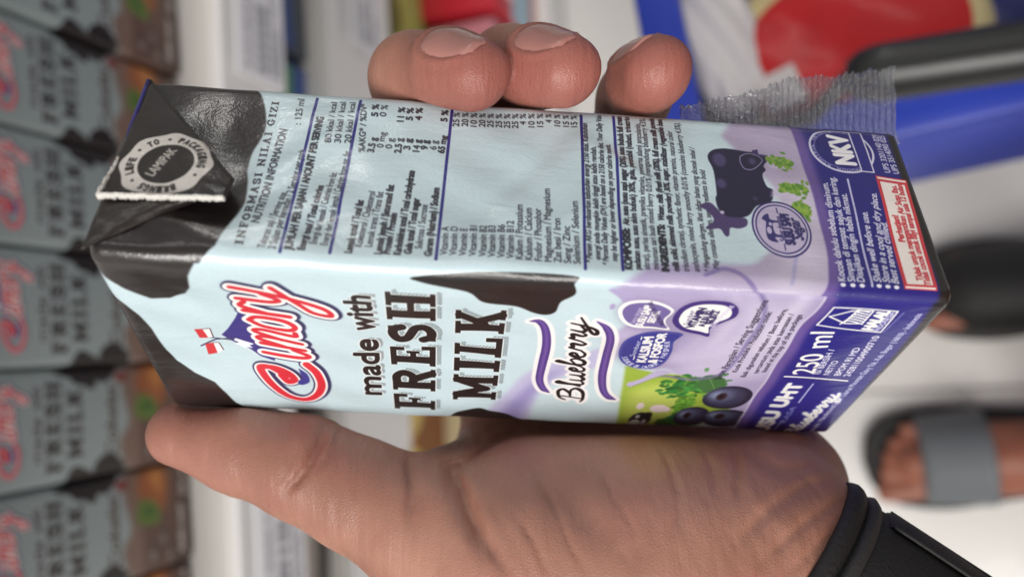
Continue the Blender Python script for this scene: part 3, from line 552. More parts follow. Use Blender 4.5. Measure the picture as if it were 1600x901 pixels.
    A.fill(ellipse(c, rx, ry), (206,206,226)); A.fill(ellipse(c, rx*.93, ry*.93), (40,36,116)); A.fill(ellipse(c, rx*.84, ry*.84), (150,148,196), .7); A.fill(ellipse(c, rx*.81, ry*.81), (38,34,110))
    s_ = 'NOMOR KONTROL VETERINER'
    for i, ch in enumerate(s_):
        an = math.radians(205-230*i/len(s_)); an2 = math.radians(205-230*(i+.8)/len(s_))
        if ch != ' ': A.text(ch, c+np.array([rx*.85*math.cos(an), ry*.85*math.sin(an)]), c+np.array([rx*.85*math.cos(an2), ry*.85*math.sin(an2)]), .55, (190,190,220), .02)
    A.text('NKV', c+np.array([-rx*.62,-ry*.3]), c+np.array([rx*.66,-ry*.3]), 3.6, (236,236,240), .26)
    rb = [c+np.array([-rx*.88,-ry*.42]), c+np.array([rx*.92,-ry*.42]), c+np.array([rx*.92,-ry*.8]), c+np.array([-rx*.88,-ry*.8])]
    A.fill(np.array(rb), (44,40,124)); [A.stroke([rb[i], rb[(i+1) % 4]], .28, (206,206,226)) for i in range(4)]
    t('UPS 3201140 029', (672,292), (612,115), 1.1, (214,214,230), .03); t('UPS 3514090 025', (712,296), (642,120), 1.1, (214,214,230), .03)

atlas = Art(0, 0, CW+CD, CH, 16, SKYB)
paint_front(atlas)
keep = atlas.img[:, :int(CW*16)].copy()
paint_side(atlas)
atlas.img[:, :int((CW-1.2)*16)] = keep[:, :int((CW-1.2)*16)]
atlas.img *= (0.985+.03*vnoise(atlas.H, atlas.W, 3, 3))[..., None]
CARTON_PRINT = print_mat('carton_print', atlas.image('carton_print'), .30, .45, .40)

# shelf cartons: the same front in a cocoa flavour, ground greyed to imitate shelf shade
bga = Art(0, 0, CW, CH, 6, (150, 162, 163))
yy = np.linspace(0, 1, bga.H)[:, None]; xx = np.linspace(0, 1, bga.W)[None]
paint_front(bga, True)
def cocoa():
    A = bga
    A.fill(np.array([(-2,-2),(55,-2),(55,34),(44,40),(30,36),(18,42),(-2,38.)]), (98,72,62), 1, 1.2)
    A.fill(smooth_path([(0,43),(14,48),(24,42),(40,46),(54,42),(54,36),(0,36)], 5, True), (124,100,88), 1, 1.2)
    A.fill(smooth_path([(30,20),(50,18),(54,30),(44,38),(34,32)], 5, True), (158,88,44), 1, 2.2)
    A.fill(smooth_path([(38,22),(50,22),(48,30)], 5, True), (206,140,60), .7, 1.4)
    A.fill(smooth_path([(24,24),(34,26),(36,36),(26,38)], 5, True), (92,120,44), 1, 1.1)
    A.fill(smooth_path([(28,26),(33,30),(30,35)], 5, True), (60,92,36), 1, .9)
    for x, y, r in ((9,28,6), (16,21,5), (7,17,5)):
        A.fill(ellipse((x, y), r, r*.8), (84,64,58), 1, .5); A.fill(ellipse((x-1, y+1.4), r*.5, r*.35), (150,134,128), .8, .7)
    A.fill(np.array([(-2,-2),(55,-2),(55,9),(-2,15.)]), (78,58,50), 1, .6)
    A.text('SUSU UHT', (6,8), (30,7), 3.2, (196,186,180), .3); A.text('250 ml', (34,5), (48,5), 4, (196,186,180), .15)
    A.text('Cokelat', (8,50), (42,50), 6.5, (70,48,40), .2, .2)
    A.fill(smooth_path([(-2,66),(7,62),(10,54),(4,46),(-2,45)], 5), INK, 1, .3); A.fill(smooth_path([(54,70),(46,64),(44,56),(49,50),(54,48)], 5), INK, 1, .3)
    A.fill(ellipse((46,47), 3, 4), (124,60,54), 1, .6)
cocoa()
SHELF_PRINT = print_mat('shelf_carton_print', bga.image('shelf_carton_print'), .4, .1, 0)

# folded ear of the carton: black with a printed round mark
ear = Art(-2, 92, CD+4, 46, 16, (36, 31, 29))
def eN(px, py, off=1.8): q = on_plane(px, py, 1, -off); return np.array([q[0], q[2]])
def paint_ear():
    c = eN(259, 255, 2.4); R = 7.0
    ax = np.array([0, -1.]); ay = np.array([1., 0])          # text rides a quarter turn from the panel
    pt = lambda x, y: c+x*ax*R+y*ay*R*.99
    a = np.arange(160)*2*math.pi/160; rr = 1+.035*np.cos(8*a)
    ear.fill(np.stack([pt(r*math.cos(t), r*math.sin(t)) for r, t in zip(rr, a)]), (214,210,204), 1, .04)
    ear.fill(np.stack([pt(.61*math.cos(t), .61*math.sin(t)) for t in a]), (38,33,31), 1, .03)
    s_ = 'BRINGS · LIFE · TO · PACKAGING ·   '
    for i, ch in enumerate(s_):
        if ch == ' ': continue
        t0 = math.radians(-62-360*i/len(s_)); t1 = math.radians(-62-360*(i+.72)/len(s_)); r0 = .70
        if ch == '·': ear.fill(ellipse(pt(.8*math.cos(t0-.08), .8*math.sin(t0-.08)), .28, .28), (40,36,34)); continue
        ear.text(ch, pt(r0*math.cos(t0), r0*math.sin(t0)), pt(r0*math.cos(t1), r0*math.sin(t1)), 1.2, (40,36,34), .10)
    ear.text('LAMIPAK', pt(-.18,-.40), pt(.16,.42), 1.6, (206,202,196), .03)
    n = vnoise(ear.H, ear.W, 7, 9)*.6+vnoise(ear.H, ear.W, 2.2, 11)*.4
    ear.img += (np.clip((n-.74)*3, 0, 1)*.25)[..., None]
paint_ear()
EAR_PRINT = print_mat('ear_print', ear.image('ear_print'), .36, .25, .45)
bpy.data.objects.remove(_to); bpy.data.curves.remove(_tc)

# ------------------------------------------------------------------ setting: floor and shelf wall
def px_floor(px, py, z=0.0):
    d = RW @ ray(px, py); k = (z-CAMH)/d[2]; return CAM+k*d
def px_y(px, py, y):
    d = RW @ ray(px, py); return CAM+d*(y/d[1])
def floor_mat():
    m = mat('floor_tile', (216, 213, 209), .22, var=.05, vscale=3, coat=.1); return m
bm = bmesh.new(); bmesh.ops.create_grid(bm, x_segments=1, y_segments=1, size=4)
tag(bm_obj('floor', bm, mat('grout', (150,146,142), .7)), kind='structure')
fl = bpy.data.objects['floor']; FM = floor_mat(); tb = box_bm(-.199, .199, -.199, .199, -.004, .004, .0015, 1); tile0 = None
for i in range(-4, 5):
    for j in range(-4, 3):
        if tile0 is None: tile0 = o = bm_obj('floor_tile', tb, FM, fl)
        else: o = tile0.copy(); COL.objects.link(o); o.parent = fl
        o.location = (i*.4+.13, j*.4-.05, .001)
WHITE_M = mat('shelf_white', (226, 224, 219), .35, bump=.05, bscale=300); GREY_M = mat('shelf_grey', (236, 235, 234), .4)
bm = box_bm(-2, 2, .80, .83, 0, 1.9); tag(bm_obj('wall', bm, mat('wall_panel', (196, 194, 190), .6, var=.04)), kind='structure')
def shelf(name, label, y0, zt, rail_h, tilt=0.0):
    g = empty(name, (0, y0, zt), label, 'shelf', 'shelves of the supermarket rack')
    bm_obj('shelf_board', box_bm(-1.3, 1.3, .0015, .79-y0, -.028, 0, .003), WHITE_M, g)
    r = bm_obj('price_rail', box_bm(-1.3, 1.3, -.004, .001, -rail_h, .0012, .0012), GREY_M, g)
    return g, r
S1Y, S1Z = .294, CAMH-.360
s1, rail1 = shelf('shelf', 'white shelf with grey price rail carrying the row of cocoa cartons', S1Y, S1Z, .054)
s2, rail2 = shelf('shelf', 'white second shelf with tall rail just under the carton shelf', .332, CAMH-.535, .100)
s3, rail3 = shelf('shelf', 'white third shelf seen over the longest fingertip', .352, CAMH-.81, .080)
s4, rail4 = shelf('shelf', 'lowest shelf of the rack near the floor', .262, .085, .070)
s0, rail0 = shelf('shelf', 'upper shelf hanging over the row of cartons', .28, CAMH-.135, .045)
# price cards on the rails
CARD = mat('price_card', (236, 236, 240), .35); INKM = mat('card_ink', (160, 160, 168), .6)
def card(sh, px, py, wid, hgt, label, y, zc):
    p = px_y(px, py, y); g = empty('price_card', (p[0], y-.0052, zc), label, 'price card', 'price cards on the shelf rails')
    bm_obj('card', box_bm(-wid/2, wid/2, -.0006, .0006, -hgt/2, hgt/2), CARD, g)
    bm = bmesh.new()
    for k, (f, hh, zz) in enumerate(((.8,.0035,.28), (.55,.010,.0), (.7,.0028,-.22), (.4,.0028,-.34))):
        n = 9 if k != 1 else 6; x = -wid*.42
        for i in range(n):
            ww = wid*f/n*random.uniform(.5,.85); box_bm(x, x+ww, -.0012, -.0006, zz*hgt-hh/2, zz*hgt+hh/2, bm=bm); x += wid*f/n
    bm_obj('printing', bm, INKM, g)
card(s1, 400, 845, .075, .044, 'printed price card on the rail below the thumb', S1Y-.004, S1Z-.028)
card(s1, 385, 30, .075, .044, 'pale price card on the rail at the top of the photo', S1Y-.004, S1Z-.028)
card(s2, 570, 25, .07, .05, 'price card on the second rail left of the first fingertip', .328, CAMH-.58)
bm = box_bm(-.006, .006, -.0006, .0006, -.014, .014); p = px_y(645, 716, .327)
YEL = bm_obj('yellow_tag', bm, mat('yellow_card', (214, 196, 96), .5), loc=(p[0], .327, p[2])); tag(YEL, 'yellow shelf tag seen between thumb and palm', 'price tag')

# cartons standing on the shelf
def shelf_carton_mesh():
    W, D, H = CW/1000, CD/1000, CH/1000; r = .003
    V = []; UV = []; Fc = []; prof = []
    for cx, cy, a0 in ((W/2-r, r, -90), (W/2-r, D-r, 0), (-W/2+r, D-r, 90), (-W/2+r, r, 180)):
        for k in range(4): a = math.radians(a0+30*k); prof.append((cx+r*math.cos(a), cy+r*math.sin(a)))
    hs = [0, .002, H*.5, H-.003, H]; ins = [.003, 0, 0, 0, .002]; n = len(prof)
    for h, q in zip(hs, ins):
        for x, y in prof:
            f = 1-q/(W/2); V.append((x*f, D/2+(y-D/2)*(1-q/(D/2)), h)); UV.append((min(max(x/W+.5, .003), .997), h/H))
    for i in range(len(hs)-1):
        for k in range(n): Fc.append((i*n+k, i*n+(k+1) % n, (i+1)*n+(k+1) % n, (i+1)*n+k))
    Fc.append(tuple(range(n))[::-1]); Fc.append(tuple((len(hs)-1)*n+k for k in range(n)))
    return V, Fc, UV
V, Fc, UV = shelf_carton_mesh()
names = ['cocoa milk carton at the top end of the shelf row, mostly out of frame', 'cocoa milk carton second from the top end of the shelf row', 'cocoa milk carton third from the top, left of the held carton\'s folded ear',
         'cocoa milk carton on the shelf at the height of the held carton\'s near top corner', 'cocoa milk carton on the shelf directly above the thumb tip', 'cocoa milk carton on the shelf level with the thumb tip', 'cocoa milk carton at the bottom end of the shelf row below the thumb']
seam = px_y(120, 395, .317)[0]; first = None
for i, lb in enumerate(names):
    x = seam+(.5+2-i)*.0527
    if first is None:
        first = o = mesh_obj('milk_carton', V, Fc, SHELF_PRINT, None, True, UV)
        em = o.modifiers.new('e', 'EDGE_SPLIT'); em.split_angle = math.radians(50)
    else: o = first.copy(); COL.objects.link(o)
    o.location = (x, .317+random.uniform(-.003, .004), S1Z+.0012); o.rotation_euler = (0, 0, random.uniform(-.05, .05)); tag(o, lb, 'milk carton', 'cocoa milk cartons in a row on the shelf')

# products on the lower shelves
PM = {}
def pm(c, r=.35):
    if c not in PM: PM[c] = mat('pack_'+str(len(PM)), c, r, var=.12, vscale=30, coat=.2)
    return PM[c]
def pack(name, cat, label, x, y, z, w, d, h, base, band, spot=None, group=None):
    g = empty(name, (x, y, z), label, cat, group, random.uniform(-.04, .04))
    b = bm_obj('box' if name == 'snack_box' else 'body', box_bm(-w/2, w/2, 0, d, .001, h, .003, 2), pm(base), g, True)
    b.modifiers.new('e', 'EDGE_SPLIT').split_angle = math.radians(40)
    bm_obj('label_band', box_bm(-w/2+.004, w/2-.004, -.0012, .002, h*.2, h*.62, .0006, 1), pm(band), g)
    if spot:
        v = bmesh.new(); bmesh.ops.create_cone(v, cap_ends=True, segments=20, radius1=w*.25, radius2=w*.25, depth=.002)
        bmesh.ops.rotate(v, verts=v.verts, matrix=Matrix.Rotation(math.pi/2, 3, 'X'))
        bm_obj('emblem', v, pm(spot), g, loc=(0, -.002, h*.72))
    return g
z2 = CAMH-.535+.001; z3 = CAMH-.81+.001; z4 = .086
C2 = [((38,76,150),(66,120,60),(40,60,110)), ((60,70,84),(34,70,140),(120,60,60)), ((30,84,170),(80,150,90),(40,90,160)), ((110,60,52),(40,80,52),(150,60,50)), ((86,90,96),(40,80,140),(180,180,180)), ((50,44,50),(96,72,60),(90,60,50)), ((120,110,104),(60,50,48),(150,140,130)), ((70,60,56),(170,160,150),(90,70,60)), ((150,132,90),(90,60,40),(200,180,120)), ((60,80,60),(190,180,90),(90,120,60)), ((130,44,44),(220,200,160),(60,40,40)), ((44,60,110),(200,200,210),(190,60,60))]
D2 = ['royal blue snack pack with green band on the second shelf', 'slate grey snack pack with blue band on the second shelf', 'bright blue snack pack with pale green band on the second shelf', 'brown snack pack with dark green band on the second shelf', 'grey snack pack with pale spot on the second shelf', 'near-black snack pack with brown band on the second shelf', 'stone grey snack pack with dark band on the second shelf', 'dark brown snack pack with cream band on the second shelf', 'khaki snack pack with brown band on the second shelf', 'moss green snack pack with yellow band on the second shelf', 'maroon snack pack with cream band on the second shelf', 'navy snack pack with white band on the second shelf']
xs = px_y(480, -60, .36)[0]
for i, ((a, b, c), lb) in enumerate(zip(C2, D2)): pack('snack_pack', 'snack pack', lb, xs-i*.066, .344+.003*(i % 3), z2, .06, .10, .11, a, b, c, 'snack packs on the second shelf')
C3 = [((176,214,84),(120,164,56),(200,206,150)), ((128,160,60),(180,200,110),(90,120,60)), ((170,172,170),(90,110,100),(60,80,80)), ((206,206,208),(150,150,156),(90,90,100)), ((210,150,60),(140,80,40),(230,200,120)), ((90,60,120),(190,170,210),(60,40,80)), ((60,120,150),(210,220,226),(40,80,110))]
D3 = ['lime green pouch with darker band on the third shelf', 'olive green pouch with pale band on the third shelf', 'silver grey pouch with teal band on the third shelf', 'white pouch with grey band on the third shelf', 'amber pouch with brown band on the third shelf', 'purple pouch with lilac band on the third shelf', 'teal blue pouch with white band on the third shelf']
xs = px_y(660, 5, .40)[0]
for i, ((a, b, c), lb) in enumerate(zip(C3, D3)): pack('snack_pouch', 'pouch', lb, xs+(.05-i*.13), .362, z3, .115, .10, .16, a, b, c, 'pouches on the third shelf')
C4 = [((190,36,52),(150,190,210),(230,210,214)), ((196,120,130),(180,210,224),(190,40,56)), ((150,120,92),(190,160,120),(110,80,60)), ((120,108,98),(160,150,140),(90,80,70)), ((60,90,70),(200,200,160),(40,60,50)), ((206,190,150),(150,60,50),(110,80,60)), ((50,60,100),(190,200,214),(200,170,60))]
D4 = ['red box with pale blue label on the lowest shelf', 'pink box with light blue label on the lowest shelf', 'tan box with ochre label on the lowest shelf', 'taupe box with grey label on the lowest shelf', 'dark green box with cream label on the lowest shelf', 'cream box with brick red label on the lowest shelf', 'navy box with pale label on the lowest shelf']
xs = px_floor(820, 10, .2)[0]
for i, ((a, b, c), lb) in enumerate(zip(C4, D4)): pack('snack_box', 'box', lb, xs-.02-i*.10+.06, .274+.004*i, z4, .09, .12, .14, a, b, c, 'boxes on the lowest shelf')

# ------------------------------------------------------------------ implicit surfaces
class Field:
    def __init__(s, lo, hi, h):
        s.lo = np.asarray(lo, float); s.h = h; s.n = np.ceil((np.asarray(hi)-s.lo)/h).astype(int)+1; s.v = np.full(s.n, 50., np.float32)
        s.ax = [s.lo[i]+np.arange(s.n[i])*h for i in range(3)]
    def box(s, lo, hi):
        a = np.clip(np.floor((np.asarray(lo)-s.lo)/s.h).astype(int), 0, s.n); b = np.clip(np.ceil((np.asarray(hi)-s.lo)/s.h).astype(int)+1, 0, s.n)
        sl = tuple(slice(a[i], b[i]) for i in range(3)); g = [s.ax[i][sl[i]] for i in range(3)]
        return sl, g[0][:, None, None].astype(np.float32), g[1][None, :, None].astype(np.float32), g[2][None, None, :].astype(np.float32)
    def cone(s, a, b, ra, rb, k=2.0, flat=None):
        a = np.asarray(a, float); b = np.asarray(b, float); m = max(ra, rb)+k+3
        sl, X, Y, Z = s.box(np.minimum(a, b)-m, np.maximum(a, b)+m); d = b-a; L2 = max(d@d, 1e-9)
        t = np.clip(((X-a[0])*d[0]+(Y-a[1])*d[1]+(Z-a[2])*d[2])/L2, 0, 1)
        ex, ey, ez = X-(a[0]+t*d[0]), Y-(a[1]+t*d[1]), Z-(a[2]+t*d[2])
        q = ex*ex+ey*ey+ez*ez
        if flat is not None:
            n, f = flat; pn = ex*n[0]+ey*n[1]+ez*n[2]; q = q+(1/(f*f)-1)*pn*pn
        dd = np.sqrt(q)-(ra+(rb-ra)*t); f0 = s.v[sl]
        h_ = np.clip(.5+.5*(f0-dd)/k, 0, 1); s.v[sl] = f0*(1-h_)+dd*h_-k*h_*(1-h_)
    def merge(s, o, k):
        h_ = np.clip(.5+.5*(s.v-o.v)/k, 0, 1); s.v = s.v*(1-h_)+o.v*h_-k*h_*(1-h_)
    def mesh(s):
        v = s.v; ins = v < 0; c = [ins[i:ins.shape[0]-1+i, j:ins.shape[1]-1+j, k:ins.shape[2]-1+k] for i in (0, 1) for j in (0, 1) for k in (0, 1)]
        sm = np.zeros(c[0].shape, np.int8)
        for q in c: sm += q
        act = (sm > 0) & (sm < 8); I = np.argwhere(act); idx = np.full(act.shape, -1, np.int64); idx[act] = np.arange(len(I))
        acc = np.zeros((len(I), 3)); cnt = np.zeros(len(I))
        cor = [(i, j, k) for i in (0, 1) for j in (0, 1) for k in (0, 1)]
        for A_ in cor:
            for d in range(3):
                if A_[d]: continue
                B_ = list(A_); B_[d] = 1
                va = v[I[:, 0]+A_[0], I[:, 1]+A_[1], I[:, 2]+A_[2]]; vb = v[I[:, 0]+B_[0], I[:, 1]+B_[1], I[:, 2]+B_[2]]
                m = (va < 0) != (vb < 0); t = np.where(m, va/np.where(m, va-vb, 1), 0)
                p = np.array(A_, float)[None]+np.eye(3)[d][None]*t[:, None]; acc[m] += p[m]; cnt[m] += 1
        V = s.lo+(I+acc/cnt[:, None])*s.h; Q = []
        for d in range(3):
            a, b = [(1, 2), (2, 0), (0, 1)][d]; n = v.shape
            s0 = [slice(1, n[i]-1) for i in range(3)]; s0[d] = slice(0, n[d]-1); s1_ = list(s0); s1_[d] = slice(1, n[d])
            m = ins[tuple(s0)] != ins[tuple(s1_)]; E_ = np.argwhere(m)+np.array([x.start for x in s0]); fl_ = ins[E_[:, 0], E_[:, 1], E_[:, 2]]
            ea, eb = np.eye(3, dtype=int)[a], np.eye(3, dtype=int)[b]
            q = np.stack([idx[tuple((E_-o).T)] for o in (0*ea, ea, ea+eb, eb)], 1)
            q[~fl_] = q[~fl_][:, ::-1]; Q.append(q)
        return V, np.concatenate(Q)

# ------------------------------------------------------------------ hand
HAND_LABEL = 'left hand with pinkish skin gripping the blue milk carton from behind'
TIPS = []; NAILS = []
def finger(F, pts, rad, k=2.5, fl=None):
    for i in range(len(pts)-1):
        q = 1.07 if fl and i >= 2 else 1; F.cone(pts[i], pts[i+1], rad[i]*q, rad[i+1]*q, k, fl if i >= 2 else None)
H = .62
lo = np.array([-85., -62, 118]); hi = np.array([118., 125, 232])
fing = Field(lo, hi, H)
# fingers run behind the carton and fold over its far edge
fdefs = {
 'index':  [P(800,655,192), P(652,375,197), P(646,117,151), P(698,107,144), P(742,113,139.5)],
 'middle': [P(905,640,200), P(775,360,203), P(795,106,157), P(838,102,147), P(882,107,142)],
 'ring':   [P(1010,640,204), P(935,360,206), P(992,150,163), P(1008,118,150), P(1026,108,144.5)],
 'little': [P(1110,655,202), P(1060,430,205), P(1090,300,196), P(1095,270,191), P(1100,245,186)]}
frad = {'index': [10.5,9.3,7.5,6.5,5.7], 'middle': [10.5,9.3,7.7,6.7,5.9], 'ring': [10,9,7.0,6.3,5.8], 'little': [9,7.6,6.8,6.4,5.6]}
for nme in fdefs:
    g = Field(lo, hi, H); finger(g, fdefs[nme], frad[nme], 3, None if nme == 'little' else (unit([-.3,-.78,-.55]) if nme != 'ring' else unit([-.6,-.78,-.1]), .88))
    if nme != 'little':
        t = fdefs[nme][4]; d = unit(t-fdefs[nme][3]); pad = -CR[:, 0]*.8+CR[:, 1]*.3      # soft pad pressed on the panel edge
        g.cone(t-d*7+pad*1.7, t-d*1+pad*1.5, frad[nme][3]*.9, frad[nme][4]*.95, 3)
    fing.v = np.minimum(fing.v, g.v)
palm = Field(lo, hi, H)
# thumb, laid along the far edge of the front panel
TH = [P(281,678,163), P(380,700,162), P(475,730,160), P(560,772,159), P(665,822,157), P(800,872,155)]
TR = [6.4, 8.4, 9.6, 10.2, 12.6, 18]
finger(palm, TH, TR, 4)
palm.cone(P(800,880,156), P(1010,895,154), 18, 21.5, 8)
palm.cone(P(1010,895,155), P(1170,868,156), 21.5, 18.5, 8)
palm.cone(P(1170,850,158), P(1222,812,160), 17, 11, 8)
palm.cone(P(1225,722,171), P(1255,752,169), 4.0, 6.0, 5); palm.cone(P(830,780,165), P(1190,786,165), 12.3, 11.8, 9); palm.cone(P(800,738,177), P(1200,748,176), 8, 8, 9)      # heel of the palm at the carton's foot
for a, b, ra, rb in ((P(815,742,186), P(1010,735,190), 13, 14), (P(1010,735,190), P(1190,745,182), 14, 14), (P(790,700,192), P(1100,660,203), 11, 11), (P(1100,680,198), P(1215,770,176), 13, 12)):
    palm.cone(a, b, ra, rb, 9)
palm.cone(P(815,760,180), P(700,770,172), 9, 9, 10)           # web between thumb and forefinger
AX0, AX1 = P(1212,895,156), P(1404,1042,149); AXD = unit(AX1-AX0)
palm.cone(AX0, AX0+AXD*75, 18.2, 22, 9)
for q0, q1, r in ((P(1130,770,158), P(1300,860,150), 3.2), (P(1170,800,152), P(1290,900,146), 3.4)): palm.cone(q0, q1, r, r, 8)
palm.merge(fing, 3.0)
# the carton presses a flat into the flesh
X, Y, Z = np.meshgrid(*palm.ax, indexing='ij', sparse=True)
def carton_sdf(X, Y, Z):
    o = [CR[0, i]*(X-CT[0])+CR[1, i]*(Y-CT[1])+CR[2, i]*(Z-CT[2]) for i in range(3)]
    c = (CD/2, CW/2, CH/2); r = 2.5; q = [np.abs(o[i]-c[i])-c[i]+r for i in range(3)]
    return np.sqrt(sum(np.maximum(k, 0)**2 for k in q))+np.minimum(np.maximum(np.maximum(q[0], q[1]), q[2]), 0)-r
cs = carton_sdf(X, Y, Z).astype(np.float32); b = -cs+.15; k = 1.2
h_ = np.clip(.5-.5*(palm.v-b)/k, 0, 1); palm.v = palm.v*(1-h_)+b*h_+k*h_*(1-h_)
# creases of the skin (grooves along lines on the front of the palm and thumb)
U = 800+FPX*X/Z; Vp = 450.5+FPX*Y/Z
def groove(pts, depth, wpx):
    global palm
    q = smooth_path(pts, 5); d2 = np.full(palm.v.shape, 1e6, np.float32); x0, y0 = q.min(0)-4*wpx; x1, y1 = q.max(0)+4*wpx
    near = (np.abs(palm.v) < 4) & (U > x0) & (U < x1) & (Vp > y0) & (Vp < y1) & (Z < 182)
    u = np.broadcast_to(U, palm.v.shape)[near]; v = np.broadcast_to(Vp, palm.v.shape)[near]; d = np.full(u.shape, 1e6)
    nq = len(q)-1; s_ = np.zeros(u.shape)
    for i in range(nq):
        e = q[i+1]-q[i]; t = np.clip(((u-q[i][0])*e[0]+(v-q[i][1])*e[1])/max(e@e, 1e-9), 0, 1)
        dd = np.hypot(u-q[i][0]-t*e[0], v-q[i][1]-t*e[1]); mm = dd < d; d[mm] = dd[mm]; s_[mm] = (i+t[mm])/nq
    palm.v[near] += (depth*np.exp(-(d/wpx)**2)*np.clip(4*s_, 0, 1)*np.clip(4*(1-s_), 0, 1)).astype(np.float32)
groove([(512,648),(500,690),(482,725),(462,752),(440,775)], 1.19, 7); groove([(535,655),(520,700),(498,738)], 0.59, 4.3); groove([(455,690),(448,730),(432,762)], 0.34, 4.3)
groove([(633,712),(640,740),(642,775),(640,830)], 1.02, 7); groove([(705,730),(722,765),(740,810),(770,860),(800,905)], 1.19, 9)
groove([(695,735),(730,722),(790,680),(830,664)], 0.85, 5.8)
groove([(835,735),(865,790),(890,850),(925,905)], 0.59, 3.6); groove([(800,790),(835,850),(860,905)], 0.51, 3.6); groove([(935,715),(955,770),(990,830),(1005,905)], 0.48, 3.6)
groove([(1030,690),(1050,740),(1062,790),(1045,850)], 0.59, 4.3); groove([(1090,690),(1112,730),(1120,780)], 0.59, 4.3); groove([(1145,690),(1152,735),(1150,790)], 0.77, 5.0)
groove([(1160,690),(1185,715),(1230,735),(1290,722)], 0.71, 9); groove([(1140,860),(1200,800),(1260,760),(1318,745)], 0.61, 10); groove([(1180,890),(1230,840),(1290,795),(1330,780)], 0.51, 6.5); groove([(1225,905),(1265,865),(1310,830)], 0.51, 6.5)
for q in range(46):
    x = random.uniform(720, 1240); y = random.uniform(700, 860); L_ = random.uniform(40, 120); a_ = math.radians(random.gauss(62-.03*(x-900), 9))
    groove([(x, y), (x+L_*.5*math.cos(a_)+random.gauss(0, 3), y+L_*.5*math.sin(a_)), (x+L_*math.cos(a_), y+L_*math.sin(a_))], random.uniform(.06, .18), random.uniform(3.2, 5))
for q in range(16):
    x = random.uniform(300, 640); y = 665+(x-280)*.33+random.uniform(-10, 60); L_ = random.uniform(25, 60); a_ = math.radians(random.gauss(98, 12))
    groove([(x, y), (x+L_*.5*math.cos(a_), y+L_*.5*math.sin(a_)), (x+L_*math.cos(a_), y+L_*math.sin(a_))], random.uniform(.05, .12), 4)
groove([(700,715),(712,755),(735,815),(765,880)], 1.5, 17); groove([(800,690),(850,740),(905,800),(960,860)], .7, 22); groove([(640,700),(650,745),(655,800)], .5, 10)
HV, HF = palm.mesh()
def samp(p):
    q = (p-palm.lo)/palm.h; i = np.clip(np.floor(q).astype(int), 0, palm.n-2); f = q-i; o = 0
    for a in (0, 1):
        for b in (0, 1):
            for c in (0, 1): o = o+palm.v[i[:, 0]+a, i[:, 1]+b, i[:, 2]+c]*(f[:, 0] if a else 1-f[:, 0])*(f[:, 1] if b else 1-f[:, 1])*(f[:, 2] if c else 1-f[:, 2])
    return o
NAILSPEC = (('index', np.array([-.3,-.78,-.55]), 5.0, 11.8, .04, 8.8), ('middle', np.array([-.3,-.80,-.52]), 4.9, 11.0, .04, 8.2), ('ring', np.array([-.6,-.78,-.10]), 4.4, 9.5, .04, 7.2))
def nail_w(wid, f): return wid*(.80+.2*np.sin(np.pi*np.minimum(1, f*.9+.15)))
for nme, face, wid, ln_, lift, back in NAILSPEC:          # the nail bed sinks, the fold of skin round it rises
    a, t = fdefs[nme][3], fdefs[nme][4]; d = unit(t-a); n = unit(face-d*(face@d)); s_ = np.cross(d, n); r = frad[nme][4]
    near = np.where(np.linalg.norm(HV-t, axis=1) < 15)[0]; q = HV[near]-t; x = q@d; an = np.arctan2(q@s_, q@n); f = (x+back)/ln_
    g = an*r/(.9*nail_w(wid, np.clip(f, 0, 1))); rho = (np.abs(g)**3+np.abs(2*(f-.5))**3)**(1/3)
    u_ = n[None]*np.cos(an)[:, None]+s_[None]*np.sin(an)[:, None]
    dis = -.38*np.clip((1.02-rho)/.08, 0, 1)+.42*np.exp(-((rho-1.16)/.12)**2)*np.clip((1.02-f)/.2, 0, 1)
    HV[near] += u_*dis[:, None]
# skin tone: pinker at the finger ends and where the carton presses
def dist_seg(Vv, a, b):
    d = b-a; t = np.clip(((Vv-a)@d)/(d@d), 0, 1); return np.linalg.norm(Vv-(a+t[:, None]*d), axis=1)
red = np.zeros(len(HV))
for nme in ('index', 'middle', 'ring'):
    t = fdefs[nme]; red = np.maximum(red, np.clip(1.3-dist_seg(HV, t[4], t[4]+unit(t[4]-t[3])*4)/15, 0, 1))
red = np.maximum(red, .35*np.clip(1.4-np.linalg.norm(HV-TH[0], axis=1)/22, 0, 1))
csv = carton_sdf(HV[:, 0], HV[:, 1], HV[:, 2]); red = np.maximum(red, .35*np.exp(-np.maximum(csv, 0)/7))
def wob(p, f, s_): return np.sin(p[:, 0]*f+s_)*np.sin(p[:, 1]*f*1.3+2*s_)*np.sin(p[:, 2]*f*.9+.5*s_)
red = np.clip(red+.30*np.clip(wob(HV, .16, 1.7)+.6*wob(HV, .33, .4), 0, 1)+.02, 0, 1)
brn = np.clip((HV-P(1120,800,156))@AXD/28, 0, 1)
base = lin((170, 126, 109)); pink = lin((157, 97, 88)); tone = base[None]*(1-red[:, None])+pink[None]*red[:, None]; tone = tone*(1-.55*brn[:, None])+lin((138, 92, 70))[None]*.55*brn[:, None]
